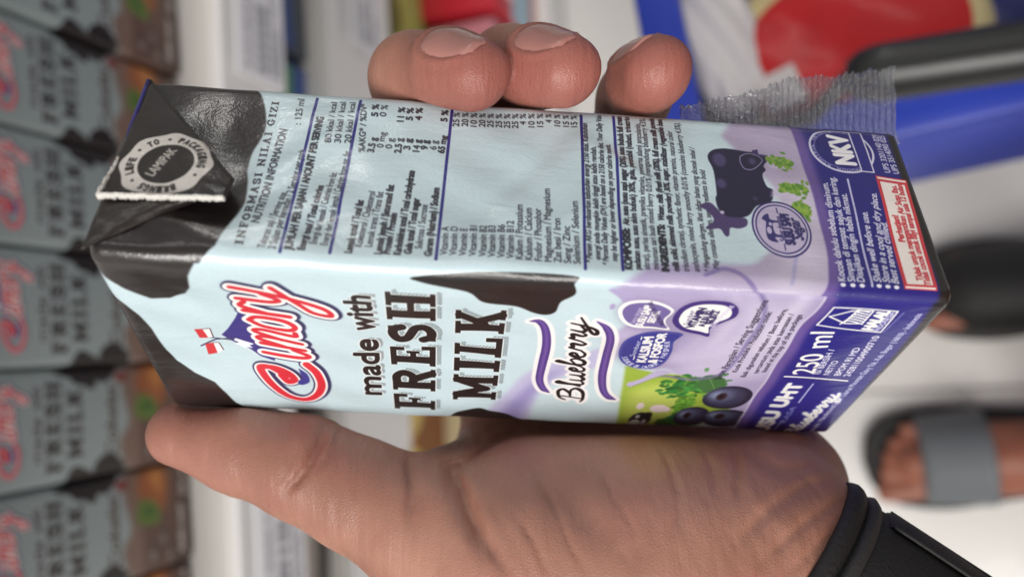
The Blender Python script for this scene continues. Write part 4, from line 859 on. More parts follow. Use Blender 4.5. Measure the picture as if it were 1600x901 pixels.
def skin_mat():
    m = bpy.data.materials.new('skin'); m.use_nodes = True; nt = m.node_tree; p = nt.nodes['Principled BSDF']
    at = nt.nodes.new('ShaderNodeAttribute'); at.attribute_name = 'tone'; tc = nt.nodes.new('ShaderNodeTexCoord')
    n1 = nt.nodes.new('ShaderNodeTexNoise'); n1.inputs['Scale'].default_value = 48; n1.inputs['Detail'].default_value = 5; nt.links.new(tc.outputs['Object'], n1.inputs['Vector'])
    ramp = nt.nodes.new('ShaderNodeValToRGB'); ramp.color_ramp.elements[0].position = .3; ramp.color_ramp.elements[0].color = (.72, .60, .57, 1); ramp.color_ramp.elements[1].position = .72; ramp.color_ramp.elements[1].color = (1.16, 1.12, 1.08, 1)
    nt.links.new(n1.outputs['Fac'], ramp.inputs['Fac'])
    mx = nt.nodes.new('ShaderNodeMix'); mx.data_type = 'RGBA'; mx.blend_type = 'MULTIPLY'; mx.inputs['Factor'].default_value = .8
    nt.links.new(at.outputs['Color'], mx.inputs['A']); nt.links.new(ramp.outputs['Color'], mx.inputs['B']); nt.links.new(mx.outputs['Result'], p.inputs['Base Color'])
    p.inputs['Subsurface Weight'].default_value = .14; p.inputs['Subsurface Radius'].default_value = (1, .35, .2); p.inputs['Subsurface Scale'].default_value = .0035
    p.inputs['Roughness'].default_value = .43; p.inputs['Specular IOR Level'].default_value = .5
    # fine skin relief: cells plus stretched wrinkles
    vo = nt.nodes.new('ShaderNodeTexVoronoi'); vo.feature = 'DISTANCE_TO_EDGE'; vo.inputs['Scale'].default_value = 1900; nt.links.new(tc.outputs['Object'], vo.inputs['Vector'])
    mp = nt.nodes.new('ShaderNodeMapping'); mp.inputs['Rotation'].default_value = (0, 0, .35); mp.inputs['Scale'].default_value = (1, .10, .35); nt.links.new(tc.outputs['Object'], mp.inputs['Vector'])
    wr = nt.nodes.new('ShaderNodeTexNoise'); wr.inputs['Scale'].default_value = 420; wr.inputs['Detail'].default_value = 5; nt.links.new(mp.outputs['Vector'], wr.inputs['Vector'])
    mm = nt.nodes.new('ShaderNodeMath'); mm.operation = 'MULTIPLY_ADD'; mm.inputs[1].default_value = 2.2; nt.links.new(wr.outputs['Fac'], mm.inputs[0])
    v2 = nt.nodes.new('ShaderNodeMath'); v2.operation = 'MULTIPLY'; v2.inputs[1].default_value = .5; nt.links.new(vo.outputs['Distance'], v2.inputs[0]); nt.links.new(v2.outputs[0], mm.inputs[2])
    bp = nt.nodes.new('ShaderNodeBump'); bp.inputs['Strength'].default_value = .42; bp.inputs['Distance'].default_value = .0006; nt.links.new(mm.outputs[0], bp.inputs['Height']); nt.links.new(bp.outputs['Normal'], p.inputs['Normal'])
    return m
SKIN = skin_mat()
hand = empty('hand', w_of(P(1100,860,165)), HAND_LABEL, 'hand')
def under(parent, o):
    o.parent = parent; o.matrix_parent_inverse = Matrix.Translation(-Vector(parent.location)); return o
# vertices kept in phone axes and posed by the object matrix, so the relief follows the hand
MW = np.eye(4); MW[:3, :3] = RW; MW[:3, 3] = CAM
def posed(name, Vmm, Fc, m, parent, smooth=True, uv=None, col=None):
    o = mesh_obj(name, np.asarray(Vmm)/1000.0, Fc, m, None, smooth, uv, col)
    o.parent = parent; o.matrix_parent_inverse = Matrix.Translation(-Vector(parent.location)); o.matrix_basis = Matrix(MW.tolist()); return o
hb = posed('skin', HV, HF, SKIN, hand, True, None, tone)
sm = hb.modifiers.new('s', 'SMOOTH'); sm.factor = .5; sm.iterations = 1
# finger nails: curved plates let into the tips
NAIL = mat('nail', (170, 118, 110), .30, var=.08, vscale=260, coat=.3)
NAIL.node_tree.nodes['Principled BSDF'].inputs['Subsurface Weight'].default_value = .1
NAIL.node_tree.nodes['Principled BSDF'].inputs['Subsurface Scale'].default_value = .002
def nail(nme, face, wid, ln_, lift, back):
    a, t = fdefs[nme][3], fdefs[nme][4]; d = unit(t-a); n = unit(face-d*(face@d)); s_ = np.cross(d, n); r = frad[nme][4]; r0 = frad[nme][3]; Ls = np.linalg.norm(t-a)
    V = []; UVn = []; nu, nv = 13, 11
    for j in range(nv):
        f = j/(nv-1)
        for i in range(nu):
            g = i/(nu-1)*2-1; wv = wid*(.80+.2*math.sin(math.pi*min(1, f*.9+.15)))*math.sqrt(max(0, 1-(abs(f-.5)*2)**5*.7))
            an = g*wv/r*.9; x_ = -back+f*ln_; c = t+d*x_; u_ = n*math.cos(an)+s_*math.sin(an)
            rs = np.arange(2, 13, .15); sv = samp(c[None]+rs[:, None]*u_[None]); rr = rs[max(0, int(np.argmax(sv > 0)))] if (sv > 0).any() else r
            rr = rr+lift-.30*abs(g)**6-.3*(1-f)**5+.25*f**3
            V.append(c+n*rr*math.cos(an)+s_*rr*math.sin(an))
    nb = len(V); V = V+[v-n*.5 for v in V]
    Fc = [(j*nu+i, j*nu+i+1, (j+1)*nu+i+1, (j+1)*nu+i) for j in range(nv-1) for i in range(nu-1)]
    rim = [i for i in range(nu)]+[j*nu+nu-1 for j in range(1, nv)]+[(nv-1)*nu+i for i in range(nu-2, -1, -1)]+[j*nu for j in range(nv-2, 0, -1)]
    Fc += [(rim[i], nb+rim[i], nb+rim[(i+1) % len(rim)], rim[(i+1) % len(rim)]) for i in range(len(rim))]
    return posed('fingernail', V, Fc, NAIL, hand)
for sp_ in NAILSPEC: nail(*sp_)

# ------------------------------------------------------------------ wrist strap
STRAP = mat('strap_fabric', (20, 19, 19), .62, bump=.5, bscale=1500); STRAPG = mat('strap_trim', (40, 39, 39), .6, bump=.3, bscale=1500); KEEP = mat('strap_loop', (17, 16, 16), .6, bump=.4, bscale=1200)
e1 = unit(np.cross(AXD, [0, 0, 1.0])); e2 = np.cross(AXD, e1)
def band(t0, t1, r0, r1, th, n=72, a0=0, a1=2*math.pi, prof=None):
    V = []; Fc = []; ts = [t0, t0+.8, (t0+t1)/2, t1-.8, t1]; rr = [th-.5, th, th+.25, th, th-.5]
    sec = [(t, None, q) for t, q in zip(ts, rr)]
    m = len(ts)*2
    for i in range(n):
        a = a0+(a1-a0)*i/(n if a1-a0 > 6.2 else n-1)
        for k in range(len(ts)):
            R = np.interp(ts[k], [t0, t1], [r0, r1]); V.append(AX0+AXD*ts[k]+(e1*math.cos(a)+e2*math.sin(a)*.97)*(R+rr[k]))
        for k in range(len(ts)-1, -1, -1):
            R = np.interp(ts[k], [t0, t1], [r0, r1]); V.append(AX0+AXD*ts[k]+(e1*math.cos(a)+e2*math.sin(a)*.97)*R)
    for i in range(n if a1-a0 > 6.2 else n-1):
        j = (i+1) % n
        for k in range(m): Fc.append((i*m+k, j*m+k, j*m+(k+1) % m, i*m+(k+1) % m))
    return V, Fc
strap = empty('watch_strap', w_of(AX0+AXD*16), 'black woven watch strap around the wrist below the carton', 'watch strap')
posed('band', *band(3, 31, 19.0, 20.2, 2.3), STRAP, strap)
posed('edge_roll', *band(.8, 4.2, 19.0, 19.2, 3.7), KEEP, strap); posed('edge_roll', *band(4.8, 7.4, 19.2, 19.4, 3.2), STRAPG, strap)
def strap_angle(px, py, t_):                  # which way round the wrist a point seen at px, py lies
    best = min((np.hypot(*((800+FPX*q[0]/q[2]-px), (450.5+FPX*q[1]/q[2]-py)))+(0 if (e1*math.cos(a)+e2*math.sin(a))[2] < 0 else 1e3), a)
               for a in np.linspace(0, 2*math.pi, 360) for q in [AX0+AXD*t_+(e1*math.cos(a)+e2*math.sin(a))*22.5]); return best[1]
a1_ = strap_angle(1405, 868, 17); a2_ = a1_+.42*(1 if strap_angle(1372, 887, 17) > a1_ else -1)
posed('keeper_loop', *band(9.2, 30.4, 19.6, 20.3, 2.75, 14, min(a1_, a2_), max(a1_, a2_)), STRAP, strap)
for aa in (a1_, a2_):
    r_ = e1*math.cos(aa)+e2*math.sin(aa); V, Fc = tube([AX0+AXD*t_+r_*(22.3+(t_-10)*.045) for t_ in np.linspace(9.8, 30, 12)], .34, 8); posed('stitching', V, Fc, STRAPG, strap)

# ------------------------------------------------------------------ the held carton
carton = empty('milk_carton', w_of(CT), 'pale blue blueberry milk carton with black cow patches held in the hand', 'milk carton')
RC = 2.6
def wav(s_, h):       # gentle dents of the paperboard, mm outward
    x, y = s_, h
    d = .22*np.sin(x*.16+y*.07+1.1)*np.sin(y*.09+.4)+.10*np.sin(x*.5-y*.31)*np.sin(y*.12+2)
    for cx, cy, ax, ay, rot, amp in ((66,112,5,14,.5,-.5), (74,104,2.2,16,.8,.35), (60,100,1.6,12,.5,-.25), (80,118,8,5,.2,-.45), (84,98,2.4,7,.3,.3), (70,70,1.4,10,.9,-.28), (76,52,1.2,8,-.7,.28), (64,60,1.8,9,.8,.22), (82,62,1.8,9,1.1,-.35), (20,118,9,9,.4,-.35), (12,95,5,8,.2,.2), (40,123,6,4,.5,-.4), (58,122,3,9,-.4,.5)):
        u = (x-cx)*math.cos(rot)+(y-cy)*math.sin(rot); v = -(x-cx)*math.sin(rot)+(y-cy)*math.cos(rot); d = d+amp*np.exp(-(u/ax)**2-(v/ay)**2)
    return d*1.5
def surf(s_, h, off=0.0):
    """point of the carton's skin: s_ round the girth from the front's far edge, h up"""
    s_ = s_ % (2*(CW+CD)); L = [0, CW, CW+CD, 2*CW+CD, 2*(CW+CD)]
    cor = [np.array([0, CW]), np.array([0, 0.]), np.array([CD, 0]), np.array([CD, CW])]    # (w,u)
    k = max(i for i in range(4) if s_ >= L[i]-1e-9); a = cor[k]; b = cor[(k+1) % 4]; ln_ = L[k+1]-L[k]; t = s_-L[k]
    d = (b-a)/ln_; n = np.array([d[1], -d[0]]); n = n if ((a+b)/2-np.array([CD/2, CW/2]))@n > 0 else -n
    p = a+d*t; q = n.copy()
    for tt, cidx, sgn in ((t, k, -1), (ln_-t, (k+1) % 4, 1)):
        if tt < RC:
            th = (1-tt/RC)*math.pi/4; cc = cor[cidx]; ctr = a+d*(RC if sgn < 0 else ln_-RC)-n*RC
            q = n*math.cos(th)+d*sgn*math.sin(th); p = ctr+q*RC; break
    e = min(1, min(t, ln_-t)/6)
    top = 0.0
    if h > CH-1.6: top = -(1.6-math.sqrt(max(0, 1.6**2-(h-CH+1.6)**2)))
    if h < 1.2: top = -(1.2-math.sqrt(max(0, 1.2**2-(1.2-h)**2)))
    w = wav(s_ if s_ < CW+CD else s_-(CW+CD), h)*(.35+.65*e)*min(1, h/8)*min(1, (CH-h)/5+.1)
    p = p+q*(w+off+top); return np.array([p[0], p[1], h])
ss = sorted(set([0.0]+[c+dx for c in (0, CW, CW+CD, 2*CW+CD) for dx in (0, .65, 1.3, 1.95, 2.6)]+[c-dx for c in (CW, CW+CD, 2*CW+CD, 2*(CW+CD)) for dx in (.65, 1.3, 1.95, 2.6)]+list(np.arange(3.6, CW-3, 1.15))+list(np.arange(CW+3.6, CW+CD-3, 1.15))+list(np.arange(CW+CD+4, 2*CW+CD-3, 3))+list(np.arange(2*CW+CD+4, 2*(CW+CD)-3, 3))))
hs = [0, .15, .5, .9, 1.3]+list(np.arange(2.4, CH-2, 1.2))+[CH-1.6, CH-1.1, CH-.6, CH-.25, CH]
def girth_mesh():
    V = []; UV = []; Fc = []; n = len(ss)+1
    for h in hs:
        for s_ in ss+[2*(CW+CD)]:
            V.append(surf(s_ if s_ < 2*(CW+CD) else 0, h)); UV.append((s_/(CW+CD), h/CH))
    for i in range(len(hs)-1):
        for k in range(n-1): Fc.append((i*n+k, i*n+k+1, (i+1)*n+k+1, (i+1)*n+k))
    Fc.append(tuple(range(n-1))[::-1]); Fc.append(tuple((len(hs)-1)*n+k for k in range(n-1)))
    return V, Fc, UV
def cart(V): return CT+np.asarray(V) @ CR.T        # carton axes -> phone axes, mm
V, Fc, UV = girth_mesh()
# carton-local coordinates kept in the mesh; the object matrix poses it
MC = np.eye(4); MC[:3, :3] = RW @ CR; MC[:3, 3] = w_of(CT)
def cpart(name, V, Fc, m, smooth=True, uv=None):
    o = mesh_obj(name, np.asarray(V)/1000.0, Fc, m, None, smooth, uv); o.parent = carton
    o.matrix_parent_inverse = Matrix.Translation(-Vector(carton.location)); o.matrix_basis = Matrix(MC.tolist()); return o
cpart('sleeve', V, Fc, CARTON_PRINT, True, UV)
# folded ear on the side panel: upper half with the seal fin laid over it, lower half beneath
def nplane(px, py, off): q = on_plane(px, py, 1, -off); return q      # (w,u,h)
def patch(pa, pb, pc, pd, n=18, m=14, bulge=.5, th=.35, seed=1):
    """four-sided sheet between corner points (carton mm), slightly crumpled, with thickness"""
    r = np.random.default_rng(seed); V = []; ph = r.random(6)*6
    for j in range(m):
        for i in range(n):
            u, v = i/(n-1), j/(m-1); p = (pa*(1-u)+pb*u)*(1-v)+(pd*(1-u)+pc*u)*v
            w = bulge*math.sin(math.pi*u)*math.sin(math.pi*v)+.12*math.sin(9*u+5*v+ph[0])*math.sin(7*v-3*u+ph[1])+.06*math.sin(23*u+ph[2])*math.sin(19*v+ph[3])
            V.append(p+np.array([0, -w, 0]))
    nb = len(V); V = V+[q+np.array([0, th, 0]) for q in V]
    Fc = [(j*n+i, (j+1)*n+i, (j+1)*n+i+1, j*n+i+1) for j in range(m-1) for i in range(n-1)]
    Fc += [(nb+j*n+i, nb+j*n+i+1, nb+(j+1)*n+i+1, nb+(j+1)*n+i) for j in range(m-1) for i in range(n-1)]
    rim = list(range(n))+[j*n+n-1 for j in range(1, m)]+[(m-1)*n+i for i in range(n-2, -1, -1)]+[j*n for j in range(m-2, 0, -1)]
    Fc += [(rim[i], rim[(i+1) % len(rim)], nb+rim[(i+1) % len(rim)], nb+rim[i]) for i in range(len(rim))]
    return V, Fc
def ear_uv(V): return [((v[0]+2)/(CD+4), (v[2]-92)/46) for v in V]
V, Fc = patch(nplane(236,124,.25), nplane(366,279,2.6), nplane(352,309,3.0), nplane(153,302,1.9), 26, 18, .5, .4, 3)
ef = cpart('ear_flap', V, Fc, EAR_PRINT, True, ear_uv(V))
V, Fc = patch(nplane(166,296,1.3), nplane(350,299,1.9), nplane(282,322,.4), nplane(126,389,.15), 26, 16, .8, .3, 5)
cpart('ear_flap', V, Fc, EAR_PRINT, True, [((v[0]*.3+1)/(CD+4), (v[2]-92)/46*.2+.02) for v in V])
# torn white edge of the fin
TORN = mat('torn_paper', (222, 220, 214), .85, bump=.6, bscale=2500)
def torn(a, b, wd, n=60, seed=2):
    r = np.random.default_rng(seed); V = []; Fc = []; dirx = unit(b-a); side = np.cross(dirx, [0, -1., 0])
    for i in range(n):
        f = i/(n-1); p = a+(b-a)*f; j = .22*math.sin(f*11+2)+.16*math.sin(f*29+1)+.1*math.sin(f*63)+r.normal(0, .06); w = wd*(1+.25*r.normal())
        lo_ = p-side*(w*.5-j*.25)+np.array([0, -.12, 0]); hi_ = p+side*(w*.5+j*.25)+np.array([0, -.25+.1*r.normal(), 0])
        V += [lo_, (lo_+hi_)/2+np.array([0, -.38, 0]), hi_, hi_+np.array([0, .7, 0]), lo_+np.array([0, .7, 0])]
    for i in range(n-1):
        for k in range(5): Fc.append((i*5+k, i*5+(k+1) % 5, i*5+5+(k+1) % 5, i*5+5+k))
    Fc.append(tuple(range(5))[::-1]); Fc.append(tuple((n-1)*5+k for k in range(5))); return V, Fc
cpart('torn_edge', *torn(nplane(152,304,2.3), nplane(351,309.5,3.3), .75), TORN)
cpart('torn_edge', *torn(nplane(187,247,1.2), nplane(154,302,1.9), .55, 24, 5), TORN)
# seal seam along the top, violet inside edge showing
SEAM = mat('seam_violet', (46, 40, 116), .4)
ta, tb_ = nplane(233,124,.5), nplane(186,248,1.3); seg = []
V, Fc = tube([ta+(tb_-ta)*f+np.array([0, .35, .15]) for f in np.linspace(0, 1, 10)], .42, 8); cpart('top_seam', V, Fc, SEAM)
# clear straw sleeve stuck to the back, sticking out past the edge
def clear_mat():
    m = bpy.data.materials.new('clear_film'); m.use_nodes = True; nt = m.node_tree; nt.nodes.clear()
    out = nt.nodes.new('ShaderNodeOutputMaterial'); tr = nt.nodes.new('ShaderNodeBsdfTransparent'); tr.inputs[0].default_value = (.84, .86, .88, 1)
    gl = nt.nodes.new('ShaderNodeBsdfGlossy'); gl.inputs['Roughness'].default_value = .11; gl.inputs[0].default_value = (.95, .96, 1, 1)
    df = nt.nodes.new('ShaderNodeBsdfTranslucent'); df.inputs[0].default_value = (.45, .47, .5, 1)
    fr = nt.nodes.new('ShaderNodeFresnel'); fr.inputs[0].default_value = 2.5
    m1 = nt.nodes.new('ShaderNodeMixShader'); m2 = nt.nodes.new('ShaderNodeMixShader'); m2.inputs[0].default_value = .30
    tc = nt.nodes.new('ShaderNodeTexCoord'); n = nt.nodes.new('ShaderNodeTexNoise'); n.inputs['Scale'].default_value = 800; n.inputs['Detail'].default_value = 3; nt.links.new(tc.outputs['Object'], n.inputs['Vector'])
    b = nt.nodes.new('ShaderNodeBump'); b.inputs['Strength'].default_value = .9; b.inputs['Distance'].default_value = .0012; nt.links.new(n.outputs['Fac'], b.inputs['Height'])
    nt.links.new(b.outputs[0], gl.inputs['Normal']); nt.links.new(b.outputs[0], fr.inputs['Normal'])
    nt.links.new(tr.outputs[0], m2.inputs[1]); nt.links.new(df.outputs[0], m2.inputs[2])
    nt.links.new(fr.outputs[0], m1.inputs[0]); nt.links.new(m2.outputs[0], m1.inputs[1]); nt.links.new(gl.outputs[0], m1.inputs[2]); nt.links.new(m1.outputs[0], out.inputs[0]); return m
def film():
    top = [(1062,165),(1110,157),(1160,147),(1210,132),(1260,121),(1310,117),(1355,109),(1399,105)]; bot = [(1062,176),(1399,206)]
    n, m = 330, 24; V = []; Fc = []; r = np.random.default_rng(4); jag = np.interp(np.linspace(0, 1, n), np.linspace(0, 1, 90), r.normal(0, 1, 90))
    for i in range(n):
        f = i/(n-1); px = 1062+f*337
        ty = np.interp(px, [t[0] for t in top], [t[1] for t in top])+jag[i]*1.6; by = bot[0][1]+f*30+2
        for j in range(m):
            g = j/(m-1); py = by+(ty-by)*g
            q = on_plane(px, py, 1, 4.0); rib = .2*math.sin(px/9.5*2*math.pi+1.2*math.sin(px*.03))*(.5+.5*min(1, g*4)); cr = .8*math.sin(px*.021+g*4)+.5*math.sin(px*.05-g*7)+.3*math.sin(px*.11+g*15)
            cr += .5*math.sin(px*.19+3*math.sin(g*9+px*.02))+.4*math.sin(g*26+px*.07)
            V.append(np.array([max(q[0], CD+.12) if g > .03 else CD+.1, q[1]-rib+cr*.5*g, q[2]]))
    Fc = [(i*m+j, (i+1)*m+j, (i+1)*m+j+1, i*m+j+1) for i in range(n-1) for j in range(m-1)]; return V, Fc
V, Fc = film(); fo = cpart('straw_wrapper', V, Fc, clear_mat()); fo['label'] = 'clear ribbed plastic straw wrapper'

# ------------------------------------------------------------------ shopping basket
BLUE = mat('basket_blue', (34, 58, 168), .38, var=.06, vscale=15); BLK = mat('grip_black', (34, 35, 35), .3, bump=.1, bscale=400)
ZB = CAMH-.46                                # rim height
cor = px_floor(1072, 258, ZB); along = px_floor(1600, 118, ZB)-px_floor(1100, 240, ZB); along[2] = 0; along = unit(along)
yaw = math.atan2(along[1], along[0]); bas = empty('shopping_basket', (cor[0], cor[1], ZB-.19), 'blue plastic shopping basket with black grip, packets inside', 'basket', None, yaw)
across = np.array([-along[1], along[0], 0]); sgn = 1 if across[0] > 0 else -1
BL, BWd, BH = .44, .31, .19
Y0, Y1 = (0, BWd) if sgn > 0 else (-BWd, 0)
def bpart(n_, x0, x1, y0, y1, z0, z1, m=BLUE, bev=.003): return bm_obj(n_, box_bm(x0, x1, min(y0, y1), max(y0, y1), z0, z1, bev, 2), m, bas, True)
for o in (bpart('rim', -.012, BL+.012, -.012*sgn, .014*sgn, BH-.014, BH), bpart('rim', -.012, BL+.012, sgn*(BWd-.014), sgn*(BWd+.012), BH-.014, BH), bpart('rim', -.012, .014, sgn*.0145, sgn*(BWd-.0145), BH-.0135, BH-.0005), bpart('rim', BL-.014, BL+.012, sgn*.0145, sgn*(BWd-.0145), BH-.0135, BH-.0005)):
    o.modifiers.new('e', 'EDGE_SPLIT').split_angle = .6
bpart('base', .02, BL-.02, sgn*.02, sgn*(BWd-.02), 0, .004)
for (x0, x1, y0, y1, n_, ax) in ((0, BL, .004, .004, 15, 0), (0, BL, BWd-.004, BWd-.004, 15, 0), (.004, .004, 0, BWd, 11, 1), (BL-.004, BL-.004, 0, BWd, 11, 1)):
    bmw = bmesh.new()
    for k in range(n_):
        f = (k+.5)/n_; cx = x0+(x1-x0)*f; cy = (y0+(y1-y0)*f)*sgn; hw = (BL if ax == 0 else BWd)/n_*.33
        if ax == 0: box_bm(cx-hw, cx+hw, cy-.002, cy+.002, .004, BH-.0145, bm=bmw)
        else: box_bm(cx-.002, cx+.002, cy-hw, cy+hw, .004, BH-.0145, bm=bmw)
    for zz in (.05, .10, .145, .165):
        if ax == 0: box_bm(x0, x1, y0*sgn-.0013, y0*sgn+.0013, zz, zz+.012, bm=bmw)
        else: box_bm(x0-.0013, x0+.0013, min(y0*sgn, y1*sgn), max(y0*sgn, y1*sgn), zz, zz+.012, bm=bmw)
    bm_obj('side_grid', bmw, BLUE, bas)
bpart('outer_band', .01, BL-.01, -.0115*sgn, -.0075*sgn, .012, BH-.0145)
# carrying grip
inv = Matrix.Translation(Vector(bas.location)) @ Matrix.Rotation(yaw, 4, 'Z'); inv = inv.inverted()
g0 = inv @ Vector(px_floor(1322, 122, ZB+.05)); g1 = inv @ Vector(px_floor(1800, 48, ZB+.05))
gp = [np.array(g0)+(np.array(g1)-np.array(g0))*f for f in np.linspace(0, 1, 24)]
grr = [.0135*min(1, .55+.45*math.sqrt(min(1, i/2.5))) for i in range(24)]
V, Fc = tube(gp, grr, 20); mesh_obj('grip', V, Fc, BLK, bas)
V, Fc = tube([gp[0]+(gp[1]-gp[0])*.1, gp[0]+np.array([-.018, -.01*sgn, -.02]), np.array([.03, .012*sgn, BH-.01])], .004, 10); mesh_obj('handle_arm', V, Fc, BLK, bas)
V, Fc = tube([gp[-1], gp[-1]+np.array([.02, -.01*sgn, -.03]), np.array([BL-.03, .012*sgn, BH-.01])], .004, 10); mesh_obj('handle_arm', V, Fc, BLK, bas)
# packets lying in the basket
def pillow(name, label, cat, centre, ax, ay, lx, ly, lz, border, main, bw=.12, sq=4, group=None):
    g = empty(name, centre, label, cat, group); az = np.cross(ax, ay); V = []; n = 36; mats = [mat(name+'_rim', border, .3, bump=.5, bscale=60, coat=.3), mat(name+'_face', main, .34, bump=.5, bscale=70, var=.08, vscale=15, coat=.12)]
    def sheet(sg):
        out = []
        for j in range(n):
            for i in range(n):
                u, v = i/(n-1)*2-1, j/(n-1)*2-1; w = (max(0, 1-abs(u)**sq)*max(0, 1-abs(v)**sq))**.5
                k = 1/((abs(u)**3.2+abs(v)**3.2)**(1/3.2)) if max(abs(u), abs(v)) > 0 else 1
                k = min(1, k*max(abs(u), abs(v))) if max(abs(u), abs(v)) > 0 else 1
                out.append(ax*u*lx*k+ay*v*ly*k+az*sg*(w*lz+.002*math.sin(7*u+3*v)*w))
        return out
    V1 = sheet(1); V2 = sheet(-1); F1 = [(j*n+i, j*n+i+1, (j+1)*n+i+1, (j+1)*n+i) for j in range(n-1) for i in range(n-1)]
    inn = lambda f: all(abs((k % n)/(n-1)*2-1) < 1-bw and abs((k//n)/(n-1)*2-1) < 1-bw*lx/ly for k in f)
    o = mesh_obj('wrapper', V1+V2, F1+[tuple(q+n*n for q in f)[::-1] for f in F1], mats[0], g)
    face = [f for f in F1 if inn(f)]; ids = sorted({k for f in face for k in f}); mp = {k: i for i, k in enumerate(ids)}
    mesh_obj('print_panel', [V1[k]+az*.0009 for k in ids], [tuple(mp[k] for k in f) for f in face], mats[1], g)
    return g
c0 = px_floor(1325, 62, ZB-.035)
aX = along; aY = np.array([-along[1], along[0], 0])*sgn; aX2 = unit(aX+np.array([0, 0, -.1])); aY2 = unit(np.cross(np.cross(aX2, aY), aX2))
def rotd(a, dg): c, s_ = math.cos(math.radians(dg)), math.sin(math.radians(dg)); return np.array([a[0]*c-a[1]*s_, a[0]*s_+a[1]*c, a[2]])
rp = pillow('snack_bag', 'shiny red snack bag with cream border in the basket', 'snack bag', c0, rotd(aX, 12), rotd(aY, 12), .072, .052, .018, (206,190,140), (186,16,24), .17, 3)
mesh_obj('sticker', [(a*.016+b*.016) @ np.eye(3) for a, b in ()] or [rotd(aX,12)*(-.056+i*.022)+rotd(aY,12)*(-.026+j*.022)+np.array([0,0,.0185+.001*i]) for j in (0,1) for i in (0,1)], [(0,1,3,2)], mat('white_sticker', (206,200,200), .4), rp)
wp = pillow('snack_bag', 'white silvery packet with red end beside the red bag', 'snack bag', px_floor(1120, 55, ZB-.03), rotd(aX, 14), rotd(aY, 14), .024, .06, .014, (190,186,192), (206,202,204), .16, 3)
nb_ = pillow('snack_bag', 'dark navy packet lying at the bottom of the basket', 'snack bag', px_floor(1200, 120, ZB-.15), aX, aY, .10, .06, .014, (40,38,64), (34,34,66), .1, 4)
nb2 = pillow('snack_bag', 'navy and white packet behind the black grip', 'snack bag', px_floor(1560, 0, ZB-.09), rotd(aX, 10), rotd(aY, 10), .05, .05, .014, (36,42,110), (40,48,120), .1, 4)

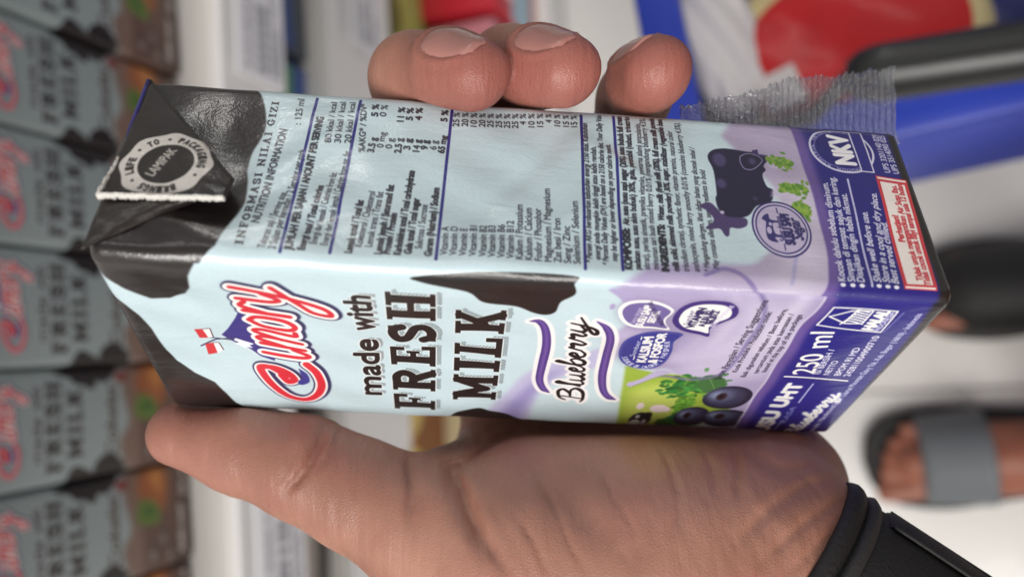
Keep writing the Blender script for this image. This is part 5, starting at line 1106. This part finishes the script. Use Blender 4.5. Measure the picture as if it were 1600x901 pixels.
# ------------------------------------------------------------------ the standing shopper's feet in sandals
FIELD_LO, FIELD_HI = (-.02, -.62, .0), (.4, .1, .7)
def foot_at(toe_px, heel_px, side):
    t = px_floor(*toe_px, .03); h = px_floor(*heel_px, .03); d = t-h; d[2] = 0; L = .255; d = unit(d); return t, d
bodies = []
def build_person():
    feet = [foot_at((1378,722), (1760,700), 1), foot_at((1452,458), (1820,430), -1)]
    pts = np.array([f[0] for f in feet]+[f[0]-f[1]*.27 for f in feet]); lo_ = pts.min(0)-.11; hi_ = pts.max(0)+.11; lo_[2] = .0; hi_[2] = 1.42; lo_[1] -= .16; lo_[0] -= .12; hi_[0] += .12
    G = Field(lo_*1000, hi_*1000, 5.0); hips = []
    for t, d in feet:
        s_ = np.array([-d[1], d[0], 0]); b = lambda f, l, z: (t-d*f+s_*l)*1000*np.array([1, 1, 0])+np.array([0, 0, z])
        G.cone(b(.03, 0, 46), b(.15, 0, 62), 18, 26, 12); G.cone(b(.15, 0, 60), b(.225, 0, 52), 26, 28, 12); G.cone(b(.075, .022, 44), b(.15, .012, 50), 18, 24, 10); G.cone(b(.075, -.022, 44), b(.15, -.012, 50), 18, 24, 10)
        for k, (l, f, r) in enumerate(((.030, .0, 11.5), (.010, .002, 8.5), (-.006, .006, 8), (-.021, .014, 7.5), (-.035, .026, 7))):
            l = l*(1 if t[0] < feet[1][0][0] or True else -1); G.cone(b(f+.05, l*.9, 43), b(f, l, 40), r, r*.95, 5)
        an = b(.20, 0, 95); G.cone(b(.19, 0, 62), an, 27, 30, 14); G.cone(an, an+np.array([0, -25, 260]), 32, 50, 14); G.cone(an+np.array([0, -25, 260]), an+np.array([0, -35, 600]), 50, 62, 14); hips.append(an+np.array([0, -35, 620]))
    G.cone(hips[0], hips[1], 80, 80, 30); mid = (hips[0]+hips[1])/2; G.cone(mid, mid+np.array([0, -20, 470]), 135, 150, 40)
    V, Q = G.mesh(); V = V/1000; g = empty('person', (V[:, 0].mean(), V[:, 1].mean(), 0), 'standing shopper seen from above, bare toes in open slide sandals', 'person')
    sk = mat('foot_skin', (150, 92, 72), .5, var=.1, vscale=40); under(g, mesh_obj('body', V, Q, sk))
    # sandals
    BK = mat('sandal_strap_shaded', (24, 23, 23), .6, bump=.2, bscale=500); GR = mat('sandal_strap', (104, 108, 112), .6, bump=.2, bscale=500); SO = mat('sandal_sole', (48, 46, 46), .7, bump=.2, bscale=400)  # second strap is coloured black to stand for the shadow on that foot
    for (t, d), lb in zip(feet, ('grey slide sandal with dark sole, on the foot right of the watch strap', 'blackened slide sandal, shade put into its colour, behind the bottom corner of the carton')):
        s_ = np.array([-d[1], d[0], 0]); prof = [(-.018, 0), (-.012, .026), (.01, .046), (.06, .054), (.13, .046), (.19, .040), (.24, .038), (.27, .026), (.278, 0)]
        ring = smooth_path(prof, 5); ring = np.concatenate([ring, np.stack([ring[::-1][1:-1, 0], -ring[::-1][1:-1, 1]], 1)])
        sd = empty('sandal', (*t[:2], 0), lb, 'sandal', 'pair of slide sandals'); V = []; n = len(ring)
        for z, q in ((.0062, .95), (.008, 1), (.022, 1.0), (.0265, .97), (.0265, .85)):
            c = np.array([.13, 0]); 
            for p in ring: p2 = c+(p-c)*q; V.append(-d*p2[0]+s_*p2[1]+np.array([0, 0, z]))
        Fc = [(i*n+k, i*n+(k+1) % n, (i+1)*n+(k+1) % n, (i+1)*n+k) for i in range(4) for k in range(n)]+[tuple(range(n))[::-1], tuple(4*n+k for k in range(n))]
        mesh_obj('sole', V, Fc, SO, sd)
        V = []; n2 = 25
        for f in np.linspace(.036 if lb[0] == 'g' else -.016, .1 if lb[0] == 'g' else .118, 9):
            for k in range(n2):
                a = math.pi*k/(n2-1); hh = .058+.02*max(0, f-.036)/.07; wv = .047+.06*max(0, f-.036)
                tp_ = math.sqrt(min(1, max(.02, (f+.018)/.045))) if lb[0] != 'g' else 1
                V.append(-d*f+s_*wv*tp_*math.copysign(abs(math.cos(a))**.9, math.cos(a))+np.array([0, 0, .012+hh*tp_*math.sin(a)**.8]))
        nv = len(V); ctr = np.array([0, 0, .02]); V += [v*np.array([1, 1, 1])-np.array([0, 0, .004])-(s_*(v@s_))*.06 for v in V]
        Fc = [(i*n2+k, i*n2+k+1, (i+1)*n2+k+1, (i+1)*n2+k) for i in range(8) for k in range(n2-1)]; Fc += [tuple(q+nv for q in f)[::-1] for f in Fc]
        rim = list(range(n2))+[i*n2+n2-1 for i in range(1, 9)]+[8*n2+k for k in range(n2-2, -1, -1)]+[i*n2 for i in range(7, 0, -1)]
        Fc += [(rim[i], nv+rim[i], nv+rim[(i+1) % len(rim)], rim[(i+1) % len(rim)]) for i in range(len(rim))]
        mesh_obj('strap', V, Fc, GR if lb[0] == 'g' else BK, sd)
build_person()
